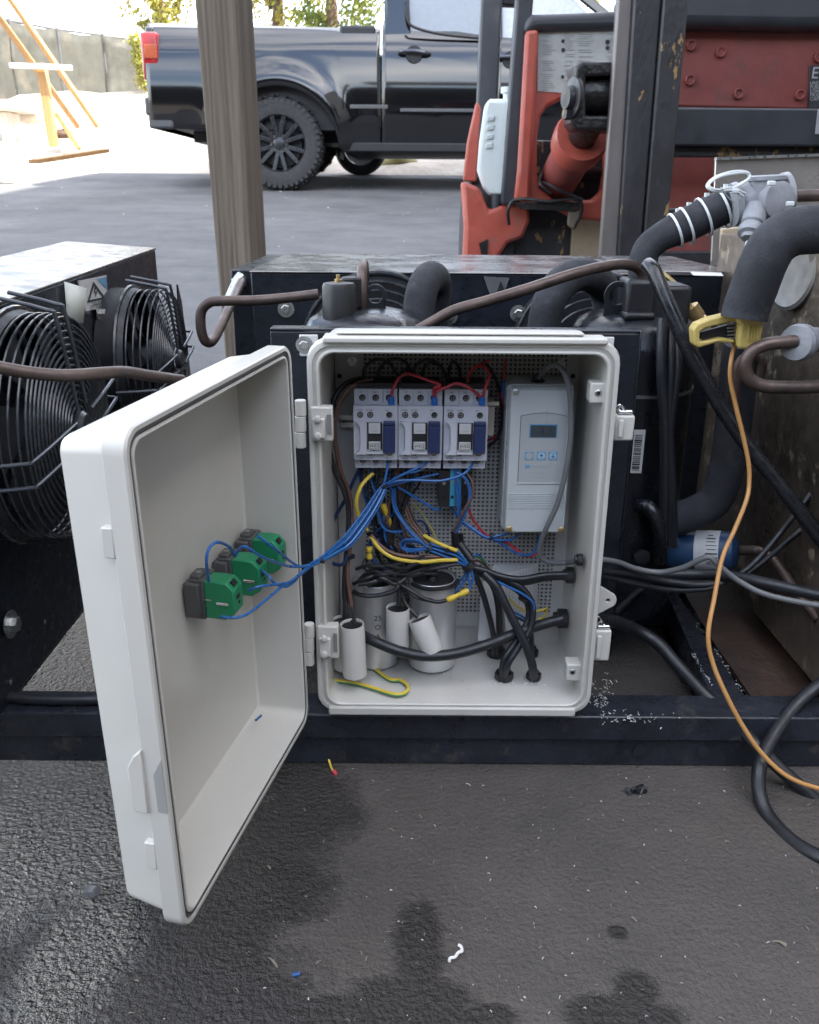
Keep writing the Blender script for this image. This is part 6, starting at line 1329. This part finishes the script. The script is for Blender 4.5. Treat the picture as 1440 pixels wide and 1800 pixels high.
# far car wheel seen beneath and sandbag
oc_ = thing('loose_wheel', 'silver rimmed car wheel standing beyond the truck, seen under it', 'wheel', P(635, 285, 9.6))
yw = 10.15; pw = P(634, 262, yw); zc0 = gz(yw) + .27
B().lathe((pw.x, yw, zc0), (0, -1, 0), [(-.09, .17), (-.09, .25), (-.06, .275), (.06, .275), (.09, .25), (.09, .18)], 40, cap=False).build('tyre', tyre_m, oc_)
B().lathe((pw.x, yw, zc0), (0, -1, 0), [(.085, .18), (.09, .17), (.05, .14), (.06, .05), (.07, .01)], 36).build('rim', chrome, oc_)
sbp = PG(705, 294); sbb = thing('sandbag', 'limp yellow green sandbag lying on the ground under the truck', 'sandbag', sbp)
b = B(); rowsB = []
for t in np.linspace(0, 1, 15):
    hw_ = (.17 * math.sin(min(1, t * 2.2) * 1.57) if t < .5 else .17 * (1 - (t - .5) * 1.7) ** 1) * (1 if t < .88 else .8); hw_ = max(.02, hw_); hh_ = max(.018, hw_ * .62)
    rowsB.append([sbp + Vector((-.3 + .55 * t, math.cos(R(a)) * hw_ + .02 * math.sin(7 * t), max(0, hh_ * (math.sin(R(a)) + .75)) + .01 * math.sin(9 * t + a))) for a in range(0, 360, 24)])
b.loft(rowsB, True, True); b.build('sack', bag_m, sbb, angle=60)
pt = P(742, 290, sbp.y); B().box(pt - Vector((.03, .01, .02)), pt + Vector((.03, .01, .03))).build('tied_end', label_w, sbb, bevel=.008)

# ================================================================== LITTER
def yard_bits():
    rd = random.Random(44); b = B()
    for _ in range(150):
        y = rd.uniform(2.2, 9.5); x = rd.uniform(-.55, .45) * y * 1.0; p = Vector((x, y, gz(y) + .002)); L = rd.uniform(.004, .013); an = rd.uniform(0, 6.3); d = Vector((math.cos(an), math.sin(an), 0)) * L; s_ = Vector((-d.y, d.x, 0)) * .5
        b.add([p - d, p + s_, p + d, p - s_, p + Vector((0, 0, L * .5))], [(0, 1, 4), (1, 2, 4), (2, 3, 4), (3, 0, 4)])
    tag(b.build('yard_grit', M('pale_grit', (.4, .39, .37), .8), smooth=False), 'pale grit scattered over the shaded yard asphalt', 'grit', kind='stuff')
yard_bits()
def shavings(name, label, boxes, n, seed, mat, rmin=.0006, rmax=.004):
    rd = random.Random(seed); b = B()
    for _ in range(n):
        f_ = rd.choice(boxes); p = f_(rd); L = rd.uniform(rmin, rmax) * (2.2 if rd.random() < .06 else 1); an = rd.uniform(0, 6.28); d = Vector((math.cos(an), math.sin(an), rd.uniform(-.1, .25))) * L; s_ = Vector((-d.y, d.x, 0)).normalized() * L * rd.uniform(.06, .2); h = Vector((0, 0, .0004 + L * .12))
        b.add([p - d - s_, p - d + s_, p + s_ * 1.3 + h * 2, p - s_ * 1.3 + h * 2, p + d + s_ + h * rd.uniform(-1, 2), p + d - s_ + h * rd.uniform(-1, 2)], [(0, 3, 2, 1), (3, 5, 4, 2)])
    o = b.build(name, mat, smooth=False); s2 = o.modifiers.new('s', 'SOLIDIFY'); s2.thickness = .0005
    tag(o, label, 'shavings', kind='stuff')
shav = M('white_shaving', (.72, .72, .7), .55); straw = M('dry_straw', (.2, .175, .135), .8)
def area(x0, y0, x1, y1, z): return lambda rd: PZ(rd.uniform(x0, x1), rd.uniform(y0, y1), z)
shavings('plastic_shavings', 'white plastic shavings scattered over frame rails and ground', [area(1040, 1195, 1072, 1245, .067), lambda rd: PZ(1055 + abs(rd.gauss(0, 55)), 1262 + rd.gauss(0, 7), .0668), lambda rd: PZ(1060 + rd.gauss(0, 12), 1215 + rd.gauss(0, 15), .067)], 120, 1, shav, .0002, .0015)
shavings('plastic_shavings', 'white plastic crumbs along the diagonal frame bar', [lambda rd: (lambda t, s: PZ(1226 + 100 * t + s, 1095 + 150 * t, .0646))(rd.random(), rd.gauss(0, 2)), lambda rd: (lambda t: PZ(1220 + 30 * t + rd.gauss(0, 2), 1150 + 55 * t, .0646))(rd.random())], 60, 2, shav, .0003, .0014)
shavings('plastic_shavings', 'white plastic crumbs and threads littering the asphalt in front', [area(500, 1350, 1440, 1800, .0006), area(0, 1450, 1440, 1800, .0006), area(700, 1350, 1200, 1700, .0006)], 100, 3, shav, .0003, .0013)
shavings('straw_bits', 'pale grass and straw bits littering the asphalt', [area(0, 1350, 1440, 1800, .0008)], 150, 4, straw, .0004, .0026)
shavings('plastic_shavings', 'white crumbs on the enclosure floor beside the glands', [area(860, 1198, 960, 1208, FZ + .0004), area(600, 1170, 1000, 1230, FZ + .0004)], 50, 5, shav, .0003, .0012)
c_ = B(); c_.tube([PZ(x, y, .004) for x, y in ((790, 1690), (792, 1684), (800, 1682), (806, 1674), (812, 1672), (811, 1664), (806, 1661))], .0013, 6); tag(c_.build('curled_shaving', shav), 'white curled plastic shaving on dry asphalt at bottom centre', 'shaving')
c_ = B(); c_.cyl(PZ(514, 1714, .002), PZ(527, 1711, .002), .0018, 10); tag(c_.build('wire_offcut', blue_d), 'short blue wire offcut lying on the asphalt', 'wire offcut')
c_ = thing('ferrule_wire', 'loose yellow wire end with red ferrule hanging below the frame rail', 'wire offcut', P(588, 1360, .79))
B().tube(Q((578, 1335, .803), (583, 1350, .795), (587, 1356, .79)), .0012, 8).build('wire', yellow_w, c_); B().lathe(P(586, 1354, .79), P(594, 1366, .785) - P(586, 1354, .79), [(0, .0026), (.004, .0026), (.006, .0016)], 10).build('ferrule', red_w, c_); B().cyl(P(593, 1365, .785), P(602, 1378, .78), .0007, 6).build('pin', chrome, c_)
bm = bmesh.new(); bmesh.ops.create_icosphere(bm, subdivisions=2, radius=1); p = PZ(163, 1566, .006); rr = random.Random(6)
c_ = B(); c_.add([p + Vector((v.co.x * .0085 * rr.uniform(.7, 1.2), v.co.y * .007 * rr.uniform(.7, 1.2), v.co.z * .006 * rr.uniform(.7, 1.2))) for v in bm.verts], [tuple(v.index for v in f.verts) for f in bm.faces]); bm.free(); tag(c_.build('pebble', M('wet_pebble', (.09, .09, .095), .25), angle=15), 'wet grey pebble on the asphalt left of the door', 'pebble')
c_ = B(); rr = random.Random(16); p0 = PZ(1118, 1388, .004)
for k in range(9): q0 = p0 + Vector((rr.uniform(-.008, .008), rr.uniform(-.008, .008), -.003)); c_.tube([q0, q0 + Vector((rr.uniform(-.006, .006), rr.uniform(-.006, .006), .004)), q0 + Vector((rr.uniform(-.009, .009), rr.uniform(-.009, .009), -.001))], .0016, 6)
tag(c_.build('debris_lump', rubber), 'dark lump of rubber scraps on the asphalt below the rail', 'debris')
